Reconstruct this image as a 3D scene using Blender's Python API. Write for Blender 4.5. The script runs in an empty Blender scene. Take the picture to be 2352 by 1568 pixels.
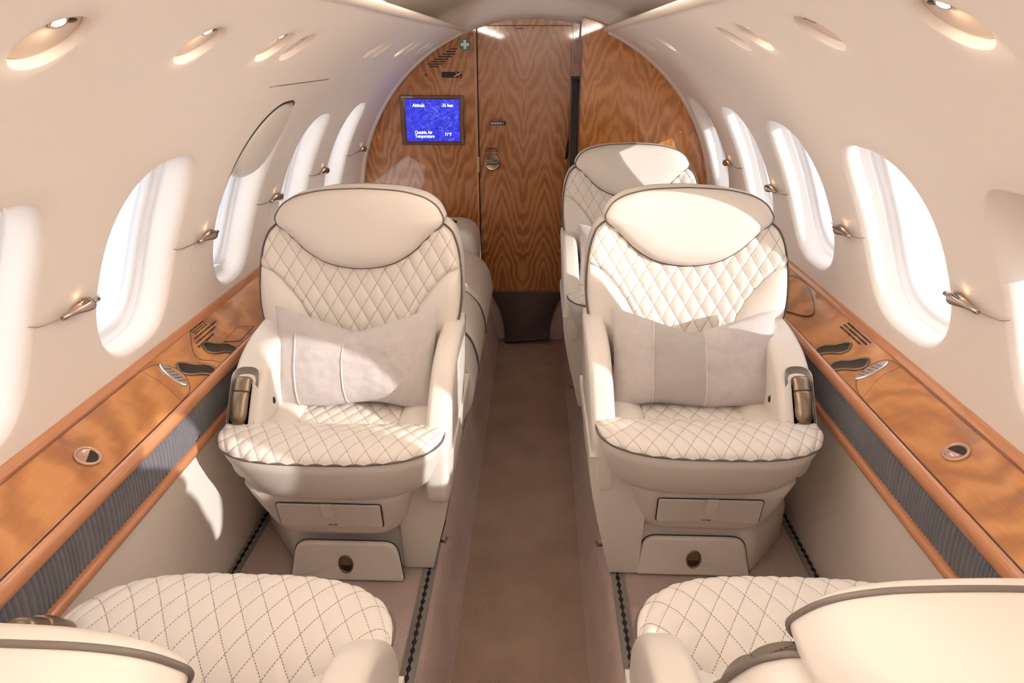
import bpy, math, random
import numpy as np
from mathutils import Vector, Matrix, noise as mnoise

random.seed(11)
SC = bpy.context.scene
COL = SC.collection
R0, ZC = 0.88, 0.76          # cabin liner: cylinder radius and axis height
FLOOR = 0.20                 # height of the raised seat floor over the aisle
pi = math.pi


# ------------------------------------------------------------------ materials
def srgb(r, g, b):
    f = lambda c: (c / 255 / 12.92) if c / 255 <= .04045 else ((c / 255 + .055) / 1.055) ** 2.4
    return (f(r), f(g), f(b), 1)


class NT:
    def __init__(s, name):
        s.m = bpy.data.materials.new(name)
        s.m.use_nodes = True
        s.t = s.m.node_tree
        s.n, s.l = s.t.nodes, s.t.links
        s.b = s.n['Principled BSDF']

    def node(s, typ, **kw):
        n = s.n.new(typ)
        for k, v in kw.items():
            if k in n.inputs.keys():
                n.inputs[k].default_value = v
            else:
                setattr(n, k, v)
        return n

    def link(s, a, b):
        s.l.new(a, b)

    def math(s, op, a, b=None, c=None):
        n = s.n.new('ShaderNodeMath')
        n.operation = op
        for i, v in enumerate((a, b, c)):
            if v is None:
                continue
            if isinstance(v, (int, float)):
                n.inputs[i].default_value = v
            else:
                s.l.new(v, n.inputs[i])
        return n.outputs[0]

    def coord(s, kind='Object'):
        return s.n.new('ShaderNodeTexCoord').outputs[kind]

    def mapping(s, vec, scale=(1, 1, 1), rot=(0, 0, 0)):
        n = s.n.new('ShaderNodeMapping')
        s.l.new(vec, n.inputs['Vector'])
        n.inputs['Scale'].default_value = scale
        n.inputs['Rotation'].default_value = rot
        return n.outputs[0]

    def noise(s, vec, scale, detail=3, rough=.5, dist=0):
        n = s.n.new('ShaderNodeTexNoise')
        s.l.new(vec, n.inputs['Vector'])
        n.inputs['Scale'].default_value = scale
        n.inputs['Detail'].default_value = detail
        n.inputs['Roughness'].default_value = rough
        n.inputs['Distortion'].default_value = dist
        return n.outputs['Fac']

    def ramp(s, fac, stops):
        n = s.n.new('ShaderNodeValToRGB')
        e = n.color_ramp.elements
        while len(e) < len(stops):
            e.new(.5)
        for i, (p, c) in enumerate(stops):
            e[i].position = p
            e[i].color = c
        s.l.new(fac, n.inputs[0])
        return n.outputs[0]

    def mix(s, fac, a, b, blend='MIX'):
        n = s.n.new('ShaderNodeMix')
        n.data_type = 'RGBA'
        n.blend_type = blend
        for i, v in ((0, fac), (6, a), (7, b)):
            if isinstance(v, (int, float, tuple)):
                n.inputs[i].default_value = v
            else:
                s.l.new(v, n.inputs[i])
        return n.outputs[2]

    def bump(s, h, strength, dist=.001):
        n = s.n.new('ShaderNodeBump')
        n.inputs['Strength'].default_value = strength
        n.inputs['Distance'].default_value = dist
        s.l.new(h, n.inputs['Height'])
        s.l.new(n.outputs[0], s.b.inputs['Normal'])

    def set(s, **kw):
        for k, v in kw.items():
            k = k.replace('_', ' ')
            i = s.b.inputs[k]
            if isinstance(v, (int, float, tuple)):
                i.default_value = v
            else:
                s.l.new(v, i)
        return s


def m_plain(name, col, rough=.5, metal=0, coat=0, **kw):
    t = NT(name)
    t.set(Base_Color=col, Roughness=rough, Metallic=metal, Coat_Weight=coat)
    return t.m


def m_leather(name, col, rough=.42):
    t = NT(name)
    c = t.coord()
    n1 = t.noise(c, 9, 3)
    t.set(Base_Color=t.mix(t.math('MULTIPLY', n1, .22), col, tuple(v * .86 for v in col[:3]) + (1,)), Roughness=rough)
    t.b.inputs['Specular IOR Level'].default_value = .4
    g = t.noise(c, 700, 2)
    g2 = t.noise(c, 22, 3, .6)
    t.bump(t.math('ADD', t.math('MULTIPLY', g, .35), t.math('MULTIPLY', g2, 2.2)), .35, .0006)
    return t.m


def m_quilt(name, col, thread):
    """leather with dashed diamond stitching; UV holds the two stitch coordinates"""
    t = NT(name)
    uv = t.coord('UV')
    sep = t.n.new('ShaderNodeSeparateXYZ')
    t.link(uv, sep.inputs[0])
    masks = []
    for a, b in ((0, 1), (1, 0)):
        s_, o = sep.outputs[a], sep.outputs[b]
        d = t.math('PINGPONG', s_, .5)
        line = t.math('LESS_THAN', d, .022)
        dash = t.math('LESS_THAN', t.math('FRACT', t.math('MULTIPLY', o, 8.0)), .66)
        masks.append(t.math('MULTIPLY', line, dash))
    fac = t.math('MAXIMUM', masks[0], masks[1])
    t.set(Base_Color=t.mix(fac, col, thread), Roughness=.43)
    t.b.inputs['Specular IOR Level'].default_value = .4
    c = t.coord()
    g = t.noise(c, 700, 2)
    t.bump(g, .12, .0005)
    return t.m


def m_wood(name, kind, light, mid, dark, axis=0.0, half=.11, slope=2.0, freq=26, rough=.3):
    t = NT(name)
    c = t.coord()
    sep = t.n.new('ShaderNodeSeparateXYZ')
    t.link(c, sep.inputs[0])
    x, y, z = sep.outputs
    if kind == 'flame':
        u = t.math('PINGPONG', t.math('ADD', x, 10 * half * 2 - axis), half)
        cv = t.n.new('ShaderNodeCombineXYZ')
        t.link(u, cv.inputs[0])
        t.link(z, cv.inputs[2])
        v = cv.outputs[0]
        d1 = t.noise(t.mapping(v, (5, 1, 2.2)), 1.6, 3)
        d2 = t.noise(t.mapping(v, (30, 1, 9)), 1.5, 2)
        ph = t.math('ADD', z, t.math('MULTIPLY', u, slope))
        ph = t.math('MULTIPLY', ph, freq)
        ph = t.math('ADD', ph, t.math('MULTIPLY', d1, 4.6))
        ph = t.math('ADD', ph, t.math('MULTIPLY', d2, .8))
        w = t.math('MULTIPLY_ADD', t.math('SINE', t.math('MULTIPLY', ph, 2 * pi)), .5, .5)
        amp = t.math('MULTIPLY_ADD', t.noise(t.mapping(v, (9, 1, 4)), 1.4, 2), 1.1, -.12)
        w = t.math('MULTIPLY', w, amp)
        grain = t.noise(t.mapping(v, (420, 1, 9)), 1, 3, .6)
        f = t.math('ADD', t.math('MULTIPLY', w, .75), t.math('MULTIPLY', grain, .34))
    elif kind == 'figured':
        v = c
        d1 = t.noise(t.mapping(v, (9, 3.5, 3)), 1.0, 3)
        d2 = t.noise(t.mapping(v, (3, 26, 3)), 1.0, 2)
        ph = t.math('ADD', t.math('MULTIPLY', y, 8.0), t.math('MULTIPLY', x, 7.0))
        ph = t.math('ADD', ph, t.math('MULTIPLY', d1, 3.6))
        ph = t.math('ADD', ph, t.math('MULTIPLY', d2, .6))
        w = t.math('MULTIPLY_ADD', t.math('SINE', t.math('MULTIPLY', ph, 2 * pi)), .5, .5)
        amp = t.noise(t.mapping(v, (7, 5, 3)), 1.0, 2)
        w = t.math('MULTIPLY', w, amp)
        grain = t.noise(t.mapping(v, (500, 14, 500)), 1, 3, .6)
        blot = t.noise(t.mapping(v, (12, 7, 6)), 1, 3)
        f = t.math('ADD', t.math('MULTIPLY', w, .62), t.math('MULTIPLY', grain, .26))
        f = t.math('ADD', f, t.math('MULTIPLY', blot, .22))
    else:
        v = c
        grain = t.noise(t.mapping(v, (300, 6, 300)), 1, 3, .6)
        big = t.noise(t.mapping(v, (30, 1.3, 30)), 1, 3)
        f = t.math('ADD', t.math('MULTIPLY', grain, .35), t.math('MULTIPLY', big, .5))
    col = t.ramp(f, [(.12, light), (.42, mid), (.85, dark)])
    t.set(Base_Color=col, Roughness=rough, Coat_Weight=1.0, Coat_Roughness=.035)
    t.bump(t.noise(t.mapping(c, (6, 6, 6)), 1.0, 1), .12, .004)
    return t.m


def m_carpet(name, a, b):
    t = NT(name)
    c = t.coord()
    n = t.noise(c, 260, 4, .7)
    n2 = t.noise(c, 7, 3)
    f = t.math('ADD', t.math('MULTIPLY', n, .75), t.math('MULTIPLY', n2, .3))
    t.set(Base_Color=t.ramp(f, [(.3, b), (.72, a)]), Roughness=.95)
    t.b.inputs['Specular IOR Level'].default_value = .1
    t.bump(n, .9, .004)
    return t.m


def m_cloth(name, col, dark, scale=420, bands=None):
    t = NT(name)
    c = t.coord()
    n = t.noise(c, scale, 4, .7)
    n2 = t.noise(c, 40, 3)
    base = col
    if bands:
        uv = t.coord('UV')
        sep = t.n.new('ShaderNodeSeparateXYZ')
        t.link(uv, sep.inputs[0])
        u = sep.outputs[0]
        inside = t.math('MULTIPLY', t.math('GREATER_THAN', u, bands[0]), t.math('LESS_THAN', u, bands[1]))
        base = t.mix(inside, col, bands[2])
    f = t.math('ADD', t.math('MULTIPLY', n, .8), t.math('MULTIPLY', n2, .4))
    f = t.math('MULTIPLY_ADD', f, 1.6, -.55)
    f = t.math('MINIMUM', t.math('MAXIMUM', f, 0), 1)
    t.set(Base_Color=t.mix(f, base, dark), Roughness=.95)
    t.b.inputs['Specular IOR Level'].default_value = .1
    t.b.inputs['Sheen Weight'].default_value = .25
    t.bump(n, .8, .0025)
    return t.m


def m_emit(name, col, strength):
    t = NT(name)
    t.set(Base_Color=(0, 0, 0, 1), Emission_Color=col, Emission_Strength=strength)
    return t.m


def m_glass(name):
    t = NT(name)
    out = t.n['Material Output']
    t.n.remove(t.b)
    tr = t.n.new('ShaderNodeBsdfTransparent')
    tr.inputs[0].default_value = (.97, .98, 1, 1)
    gl = t.n.new('ShaderNodeBsdfGlossy')
    gl.inputs['Roughness'].default_value = .02
    fr = t.n.new('ShaderNodeFresnel')
    fr.inputs[0].default_value = 1.3
    mx = t.n.new('ShaderNodeMixShader')
    t.link(fr.outputs[0], mx.inputs[0])
    t.link(tr.outputs[0], mx.inputs[1])
    t.link(gl.outputs[0], mx.inputs[2])
    t.link(mx.outputs[0], out.inputs[0])
    return t.m


def m_screen(name):
    t = NT(name)
    c = t.mapping(t.coord(), (1, 1, 1), (0, .5, 0))
    n = t.noise(t.mapping(c, (26, 1, 60)), 1, 5, .65, .6)
    r1 = t.math('ABSOLUTE', t.math('SUBTRACT', t.noise(t.mapping(c, (7, 1, 12)), 1, 4, .6, .8), .5))
    vein = t.math('LESS_THAN', r1, .008)
    col = t.ramp(n, [(.35, (.006, .012, .55, 1)), (.62, (.05, .065, 1, 1))])
    col = t.mix(t.math('MULTIPLY', vein, .55), col, (.25, .3, 1, 1))
    t.set(Base_Color=(.01, .01, .03, 1), Roughness=.25, Emission_Color=col, Emission_Strength=.62)
    return t.m


CREAM = (.69, .635, .58, 1)
M = {}
M['wall'] = None
_t = NT('cabin_liner')
_c = _t.coord()
_t.set(Base_Color=(.89, .835, .785, 1), Roughness=.55)
_t.bump(_t.noise(_t.mapping(_c, (60, 400, 60)), 1, 3), .10, .001)
M['wall'] = _t.m
M['trim'] = m_plain('cream_trim', (.82, .75, .68, 1), .35)
M['ceil'] = m_plain('ceiling_gloss', (.74, .68, .60, 1), .3)
M['panel'] = m_leather('lower_panel_leather', (.80, .73, .665, 1), .5)
M['frame'] = m_plain('white_plastic', (.84, .84, .86, 1), .3)
M['shade'] = m_plain('shade_plastic', (.80, .765, .72, 1), .35)
M['glass'] = m_glass('window_glass')
M['leather'] = m_leather('cream_leather', CREAM)
M['leather2'] = m_leather('cream_leather_smooth', (.705, .65, .595, 1), .36)
M['quilt'] = m_quilt('quilted_leather', (.705, .65, .595, 1), (.25, .20, .165, 1))
M['piping'] = m_plain('grey_brown_piping', (.12, .095, .082, 1), .45)
M['bronze'] = m_plain('aged_bronze', (.23, .175, .125, 1), .32, .9)
M['bronze_dark'] = m_plain('dark_bronze', (.045, .030, .022, 1), .35, .6)
M['bowl'] = m_plain('brushed_bronze', (.085, .060, .042, 1), .38, .85)
M['plate'] = m_plain('shaded_light_plate', (.69, .58, .49, 1), .6)  # tan deepened to hold the shade inside the recess
M['steel'] = m_plain('warm_steel', (.50, .42, .37, 1), .27, 1)
M['knob'] = m_plain('nickel_bronze', (.34, .26, .20, 1), .22, 1)
M['chrome'] = m_plain('chrome', (.75, .73, .72, 1), .12, 1)
M['track'] = m_plain('track_metal', (.45, .44, .43, 1), .32, .9)
M['black'] = m_plain('black_slot', (.012, .009, .008, 1), .6)
M['carpet'] = m_carpet('taupe_carpet', (.68, .54, .49, 1), (.36, .27, .24, 1))
M['carpet_aisle_shaded'] = m_carpet('aisle_carpet', (.45, .32, .25, 1), (.21, .14, .104, 1))  # same carpet, darkened to carry the shade down in the aisle
M['fabric'] = m_cloth('grey_pleated_fabric', (.165, .158, .175, 1), (.10, .095, .105, 1), 600)
M['linen'] = m_cloth('linen_left', (.66, .61, .60, 1), (.47, .42, .40, 1))
M['linen2'] = m_cloth('linen_right', (.66, .61, .60, 1), (.47, .42, .40, 1), 420, (-.52, .10, (.47, .44, .42, 1)))
M['dark_leather'] = m_leather('dark_brown_leather', (.050, .028, .022, 1), .45)
M['curtain'] = m_plain('dark_curtain', (.10, .080, .072, 1), .8)
_l, _m, _d = (.46, .19, .060, 1), (.31, .105, .027, 1), (.14, .036, .009, 1)
M['wood_l'] = m_wood('flame_veneer_left', 'flame', _l, _m, _d, axis=-.60, half=.17, slope=2.3, freq=10)
M['wood_door'] = m_wood('flame_veneer_door', 'flame', _l, _m, _d, axis=-.155, half=.11, slope=2.7, freq=10.5)
M['wood_r'] = m_wood('flame_veneer_right', 'flame', (.66, .30, .085, 1), (.46, .17, .036, 1), (.22, .064, .011, 1), axis=.40, half=.15, slope=2.0, freq=10)
M['wood_top'] = m_wood('figured_veneer', 'figured', (.58, .262, .085, 1), (.42, .162, .042, 1), (.17, .050, .011, 1))
M['wood_rail'] = m_wood('solid_wood', 'plain', (.60, .285, .15, 1), (.50, .215, .10, 1), (.35, .13, .052, 1))
M['wood_dark'] = m_wood('dark_wood', 'plain', (.16, .05, .022, 1), (.11, .032, .014, 1), (.06, .018, .008, 1))
M['screen'] = m_screen('blue_screen')
M['screen_text'] = m_emit('screen_text', (1, 1, 1, 1), 1.1)
M['ink'] = m_plain('ink', (.03, .018, .012, 1), .6)
M['green'] = m_plain('green_sticker', (.055, .22, .14, 1), .5)
M['white'] = m_plain('white_print', (.8, .78, .76, 1), .5)
M['orange'] = m_plain('orange_print', (.75, .22, .03, 1), .5)
M['warm'] = m_emit('warm_lens', (1, .78, .60, 1), 2.2)
M['cove'] = m_emit('fill_strip', (1, .97, .945, 1), 112)
M['brass'] = m_plain('brass', (.60, .47, .25, 1), .3, 1)


# ------------------------------------------------------------------ mesh helpers
def mk(name, verts, faces, mat, parent=None, uv=None, smooth=True, sharp=None, hand=1):
    me = bpy.data.meshes.new(name)
    vs = [(hand * v[0], v[1], v[2]) for v in verts]
    fs = [tuple(reversed(f)) if hand < 0 else tuple(f) for f in faces]
    me.from_pydata(vs, [], fs)
    me.validate()
    if uv is not None:
        L = me.uv_layers.new(name='UVMap')
        li = np.zeros(len(me.loops), dtype=np.int32)
        me.loops.foreach_get('vertex_index', li)
        a = np.array(uv, dtype=np.float32)[li]
        L.data.foreach_set('uv', a.ravel())
    me.materials.append(mat)
    if smooth:
        me.polygons.foreach_set('use_smooth', [True] * len(me.polygons))
        if sharp:
            me.set_sharp_from_angle(angle=math.radians(sharp))
    me.update()
    o = bpy.data.objects.new(name, me)
    COL.objects.link(o)
    if parent:
        o.parent = parent
    return o


def tag(o, label, cat, group=None, kind=None):
    o['label'] = label
    o['category'] = cat
    if group:
        o['group'] = group
    if kind:
        o['kind'] = kind
    return o


def struct(o):
    o['kind'] = 'structure'
    return o


def thing(name, label, cat, loc=(0, 0, 0), rz=0, group=None, kind=None):
    o = bpy.data.objects.new(name, None)
    o.empty_display_size = .1
    COL.objects.link(o)
    o.location = loc
    o.rotation_euler = (0, 0, rz)
    if label:
        tag(o, label, cat, group, kind)
    return o


def copy_tree(o, parent=None):
    c = o.copy()
    COL.objects.link(c)
    if parent:
        c.parent = parent
    for ch in list(o.children):
        copy_tree(ch, c)
    return c


class B:
    """collects verts/faces"""
    def __init__(s):
        s.v, s.f, s.uv = [], [], []

    def add(s, v, f, uv=None):
        o = len(s.v)
        s.v += [tuple(p) for p in v]
        s.f += [tuple(i + o for i in q) for q in f]
        if uv:
            s.uv += uv

    def build(s, name, mat, parent=None, **kw):
        return mk(name, s.v, s.f, mat, parent, uv=s.uv or None, **kw)


def loft(loops, cap0=True, cap1=True, closed=True):
    n = len(loops[0])
    v = [p for l in loops for p in l]
    f = []
    for i in range(len(loops) - 1):
        for j in range(n if closed else n - 1):
            a, b = i * n + j, i * n + (j + 1) % n
            f.append((a, b, b + n, a + n))
    for cap, k in ((cap0, 0), (cap1, len(loops) - 1)):
        if cap:
            c = len(v)
            l = loops[k]
            v.append(tuple(sum(p[i] for p in l) / n for i in range(3)))
            for j in range(n):
                a, b = k * n + j, k * n + (j + 1) % n
                f.append((b, a, c) if k == 0 else (a, b, c))
    return v, f


def grid(fn, nu, nv):
    v = [fn(i / (nu - 1), j / (nv - 1)) for j in range(nv) for i in range(nu)]
    f = [(j * nu + i, j * nu + i + 1, (j + 1) * nu + i + 1, (j + 1) * nu + i) for j in range(nv - 1) for i in range(nu - 1)]
    return v, f


def catmull(pts, n=8, closed=False):
    P = [np.array(p, float) for p in pts]
    m = len(P)
    out = []
    for i in range(m if closed else m - 1):
        p0, p1, p2, p3 = (P[(i - 1) % m], P[i], P[(i + 1) % m], P[(i + 2) % m]) if closed else \
            (P[max(i - 1, 0)], P[i], P[i + 1], P[min(i + 2, m - 1)])
        for k in range(n):
            t = k / n
            out.append(.5 * (2 * p1 + (p2 - p0) * t + (2 * p0 - 5 * p1 + 4 * p2 - p3) * t * t + (3 * p1 - p0 - 3 * p2 + p3) * t ** 3))
    if not closed:
        out.append(P[-1])
    return [tuple(p) for p in out]


def tube(path, r, n=8, closed=False, caps=True):
    P = [np.array(p, float) for p in path]
    m = len(P)
    loops = []
    up = np.array((0, 0, 1.))
    prev = None
    for i in range(m):
        a, b = (P[(i - 1) % m], P[(i + 1) % m]) if closed else (P[max(i - 1, 0)], P[min(i + 1, m - 1)])
        t = b - a
        t /= np.linalg.norm(t) + 1e-12
        if prev is None:
            ref = up if abs(t[2]) < .9 else np.array((1., 0, 0))
            nn = np.cross(t, ref)
        else:
            nn = prev - t * prev.dot(t)
        nn /= np.linalg.norm(nn) + 1e-12
        prev = nn
        bb = np.cross(t, nn)
        rr = r[i] if isinstance(r, (list, tuple)) else r
        loops.append([tuple(P[i] + rr * (math.cos(q) * nn + math.sin(q) * bb)) for q in np.linspace(0, 2 * pi, n, endpoint=False)])
    if closed:
        loops.append(loops[0])
        return loft(loops, False, False)
    return loft(loops, caps, caps)


def round_poly(pts, r, n=5):
    out = []
    m = len(pts)
    rs = r if isinstance(r, (list, tuple)) else [r] * m
    for i in range(m):
        p0, p1, p2 = (np.array(pts[(i + k) % m], float) for k in (-1, 0, 1))
        a, b = p0 - p1, p2 - p1
        la, lb = np.linalg.norm(a), np.linalg.norm(b)
        d = min(rs[i], la * .45, lb * .45)
        s, e = p1 + a / la * d, p1 + b / lb * d
        for k in range(n + 1):
            t = k / n
            out.append(tuple((1 - t) ** 2 * s + 2 * t * (1 - t) * p1 + t * t * e))
    return out


def offset(poly, d):
    """inward offset of a CCW polygon"""
    m = len(poly)
    out = []
    for i in range(m):
        a, b = np.array(poly[i - 1]), np.array(poly[(i + 1) % m])
        t = b - a
        L = np.linalg.norm(t) + 1e-12
        nrm = np.array((-t[1], t[0])) / L
        p = np.array(poly[i]) + nrm * d
        out.append(tuple(p))
    return out


def ellipse(cx, cy, a, b, n=32, rot=0):
    c, s = math.cos(rot), math.sin(rot)
    return [(cx + a * math.cos(t) * c - b * math.sin(t) * s, cy + a * math.cos(t) * s + b * math.sin(t) * c)
            for t in np.linspace(0, 2 * pi, n, endpoint=False)]


def plate(poly, place, thick, bev=.002):
    """raised slab: poly CCW, place(p,d) -> xyz with d the height above the base surface"""
    L = [(0, 0), (0, thick - bev), (bev * .3, thick - bev * .35), (bev, thick), (bev * 1.15, thick)]
    loops = [[place(p, d) for p in (offset(poly, i) if i else poly)] for i, d in L]
    return loft(loops, False, True)


def lathe(profile, place, n=24):
    loops = [[place(r * math.cos(t), r * math.sin(t), h) for t in np.linspace(0, 2 * pi, n, endpoint=False)] for h, r in profile]
    return loft(loops, True, True)


def extr(profile, y0, y1, ny=2, side=1):
    """open profile of (|x|, z) extruded along Y"""
    v, f = grid(lambda a, b: (side * profile[round(a * (len(profile) - 1))][0], y0 + (y1 - y0) * b, profile[round(a * (len(profile) - 1))][1]),
                len(profile), ny)
    if side < 0:
        f = [tuple(reversed(q)) for q in f]
    return v, f


def box(x0, x1, y0, y1, z0, z1):
    v = [(x, y, z) for x in (x0, x1) for y in (y0, y1) for z in (z0, z1)]
    return v, [(0, 1, 3, 2), (4, 6, 7, 5), (0, 4, 5, 1), (2, 3, 7, 6), (0, 2, 6, 4), (1, 5, 7, 3)]


def text(body, size, loc, mat, parent=None, rot=(pi / 2, 0, 0), align='LEFT', name='lettering', xs=1):
    cu = bpy.data.curves.new(name, 'FONT')
    cu.body = body
    cu.size = size
    cu.align_x = align
    cu.extrude = .0002
    cu.offset = size * .018
    cu.space_line = .85
    tmp = bpy.data.objects.new('tmp', cu)
    COL.objects.link(tmp)
    bpy.context.view_layer.update()
    me = bpy.data.meshes.new_from_object(tmp.evaluated_get(bpy.context.evaluated_depsgraph_get()))
    me.materials.clear()
    me.materials.append(mat)
    bpy.data.objects.remove(tmp)
    o = bpy.data.objects.new(name, me)
    COL.objects.link(o)
    o.location = loc
    o.rotation_euler = rot
    o.scale = (xs, 1, 1)
    if parent:
        o.parent = parent
    return o


# ------------------------------------------------------------------ side walls with windows
def W(side, y, ang, dep=0.0):
    r = R0 + dep
    return (side * r * math.cos(ang), y, ZC + r * math.sin(ang))


def sup(a, b, n, t):
    c, s = math.cos(t), math.sin(t)
    return (a * math.copysign(abs(c) ** (2 / n), c), b * math.copysign(abs(s) ** (2 / n), s))


NS, NH = 24, 18


def cell(bb, side, y0, y1, a0, a1, yc, ac, a, b, n, rings, cap):
    """rectangular piece of liner around a recess; rings = (inset, depth)"""
    rect = [(y0 + (y1 - y0) * i / NH, a0) for i in range(NH)] + [(y1, a0 + (a1 - a0) * i / NS) for i in range(NS)] + \
           [(y1 - (y1 - y0) * i / NH, a1) for i in range(NH)] + [(y0, a1 - (a1 - a0) * i / NS) for i in range(NS)]
    loops = []
    outl = []
    hu, hv = (y1 - y0) / 2, (a1 - a0) / 2 * R0
    for y, g in rect:
        t = math.atan2((g - ac) * R0 / hv, (y - yc) / hu)
        outl.append(t)
    for k in range(5):
        w = k / 4
        L = []
        for (y, g), t in zip(rect, outl):
            u, v = sup(a, b, n, t)
            L.append(W(side, y * (1 - w) + (yc + u) * w, g * (1 - w) + (ac + v / R0) * w))
        loops.append(L)
    for ins, dep in rings:
        L = []
        for t in outl:
            u, v = sup(a - ins, b - ins, n, t)
            L.append(W(side, yc + u, ac + v / R0, dep))
        loops.append(L)
    v, f = loft(loops, False, cap)
    bb.add(v, f if side < 0 else [tuple(reversed(q)) for q in f])


def strip(bb, side, y0, y1, a0, a1):
    if y1 - y0 < 1e-4:
        return
    v, f = grid(lambda p, q: W(side, y0 + (y1 - y0) * p, a0 + (a1 - a0) * q), 9, NS + 1)
    bb.add(v, f if side < 0 else [tuple(reversed(q)) for q in f])


rad = math.radians
A0, A1, A2 = rad(4.2), rad(48.6), rad(67.4)
REVEAL = [(.0015, .0004), (.004, .0022), (.0075, .006), (.0105, .012), (.0125, .020), (.0135, .032), (.014, .046), (.0145, .055)]
VENT = [(.0006, .0003), (.0014, .0014), (.0020, .0040), (.0022, .0075), (.0022, .016), (.0022, .020)]
WIN = {  # y centre, half width, centre angle, half height (arc)
    -1: [(y, .156, rad(22.4), .232) for y in (-1.16, -.65, -.14, .37, .87, 1.358, 1.868, 2.375, 2.905)],
    1: [(y, .182, rad(23.6), .232) for y in (-1.25, -.74, -.17, .262, .665, .955, 1.440, 2.005, 2.53, 3.125)],
}
WIN[1][2] = (-.17, .165, rad(23.6), .232)  # mostly unseen windows, placed and narrowed to steer the sun patches
WIN[1][3] = (.262, .168, rad(23.6), .232)
WIN[1][4] = (.665, .135, rad(23.6), .232)
WIN[1][5] = (.955, .140, rad(23.6), .232)
WIN[1][6] = (1.450, .194, rad(23.6), .232)
WIN[-1][6] = (1.868, .150, rad(25.4), .285)
VENTS = {-1: (rad(57.0), [.40, .737, 1.07, 1.377, 1.507, 2.235, 2.36, 2.72, 2.86, 3.12, 3.25]),
         1: (rad(59.2), [.40, .782, 1.14, 1.478, 1.63, 2.50, 2.90, 3.055])}
YB, YF = -2.2, 3.50
walls = {}
for side, nm in ((-1, 'wall_left'), (1, 'wall_right')):
    bb = B()
    ws = WIN[side]
    y = YB
    for i, (yc, a, ac, b) in enumerate(ws):
        lo = yc - .252 if i == 0 else (yc + ws[i - 1][0]) / 2
        hi = min(yc + .252, YF) if i == len(ws) - 1 else (yc + ws[i + 1][0]) / 2
        strip(bb, side, y, lo, A0, A1)
        cell(bb, side, lo, hi, A0, A1, yc, ac, a, b, 2.9, REVEAL, False)
        y = hi
    strip(bb, side, y, YF, A0, A1)
    y = YB
    va, vy = VENTS[side]
    for yc in vy:
        lo, hi = yc - .060, yc + .060
        strip(bb, side, y, lo, A1, A2)
        cell(bb, side, lo, hi, A1, A2, yc, va, .047, .047, 2.0, VENT, True)
        y = hi
    strip(bb, side, y, YF, A1, A2)
    w = struct(bb.build(nm, M['wall'], sharp=50))
    walls[side] = w
    # lower panel under the ledge
    prof = [(.767, .634), (.7695, .60), (.773, .52), (.779, .40), (.787, .28), (.794, .195)]
    v, f = extr(prof, YB, 3.48, 2, side)
    mk('lower_panel', v, f, M['panel'], w)
    # hairline joints in the liner
    joints = [((1.607, A0), (1.607, A1 - .02)), ((2.13, A0), (2.13, A1 - .02))] if side < 0 else []
    for (ya, aa), (yb, ab) in joints:
        p = [W(side, ya + (yb - ya) * t, aa + (ab - aa) * t, -.0002) for t in np.linspace(0, 1, 24)]
        v, f = tube(p, .0007, 4)
        mk('panel_joint', v, f, M['shade'], w)
    if side < 0:
        p = [W(side, 1.604 + .467 * t, rad(48.2), -.0003) for t in np.linspace(0, 1, 4)]
        v, f = tube(p, .0012, 4)
        mk('hatch_joint', v, f, M['bronze'], w)
    # windows: frame, pane, shade
    for i, (yc, a, ac, b) in enumerate(ws):
        root = struct(thing('window_%d' % (i + 1 + (0 if side < 0 else 9)), None, None, W(side, yc, ac, .06)))
        o0 = Vector(root.location)

        def ring(rings, cap=False, half=None):
            loops = []
            for ins, dep in rings:
                L = []
                for t in np.linspace(0, 2 * pi, 72, endpoint=False):
                    u, vv = sup(a - ins, b - ins, 2.9, t)
                    q = Vector(W(side, yc + u, ac + vv / R0, dep)) - o0
                    L.append(tuple(q))
                loops.append(L)
            v, f = loft(loops, False, cap)
            return v, (f if side < 0 else [tuple(reversed(q)) for q in f])
        v, f = ring([(.006, .0545), (.006, .070), (.016, .074), (.024, .071), (.030, .071), (.035, .075), (.037, .083), (.039, .094)])
        mk('window_frame', v, f, M['frame'], root, sharp=60)
        v, f = ring([(.036, .088), (.05, .0882)], True)
        mk('window_pane', v, f, M['glass'], root)
        # sliding shade, some right ones lowered to block sun: a curved plate with a scooped pull
        emergency = side < 0 and i == 6
        frac = .40 if emergency else (.155 if side < 0 else {0: .9, 1: .9, 2: .9, 9: .43, 8: .155, 7: .155, 6: .09, 5: .46}.get(i, .03))
        bot = b * (1 - 2 * frac)

        def shade(p, q, dep, a=a, b=b, bot=bot):
            vv = bot + (b - .008 - bot) * q
            hw = (a - .010) * max(0, 1 - abs(vv / (b - .004)) ** 2.9) ** (1 / 2.9)
            return tuple(Vector(W(side, yc + hw * (2 * p - 1), ac + vv / R0, dep)) - o0)
        bs = B()
        for dep, fl in ((.0565, side > 0), (.061, side < 0)):
            v, f = grid(lambda p, q: shade(p, q, dep), 25, 10)
            bs.add(v, [tuple(reversed(x)) for x in f] if fl else f)
        v, f = grid(lambda p, q: shade(p, 0, .0565 + .0045 * q), 25, 2)
        bs.add(v, f)
        sh = bs.build('window_shade', M['shade'], root, sharp=40)
        tv = bot + .020 if not emergency else -b + .022
        loops = []
        for sc, dep in ((1, .057), (1, .050), (.86, .0465), (.72, .048), (.5, .052), (.2, .053)):
            loops.append([tuple(Vector(W(side, yc + .042 * sc * math.cos(t), ac + (tv + .017 * sc * math.sin(t)) / R0, dep)) - o0)
                          for t in np.linspace(0, 2 * pi, 32, endpoint=False)])
        v, f = loft(loops, False, True)
        mk('pull_tab', v, f if side < 0 else [tuple(reversed(x)) for x in f], M['frame'], sh if not emergency else root)
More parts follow.
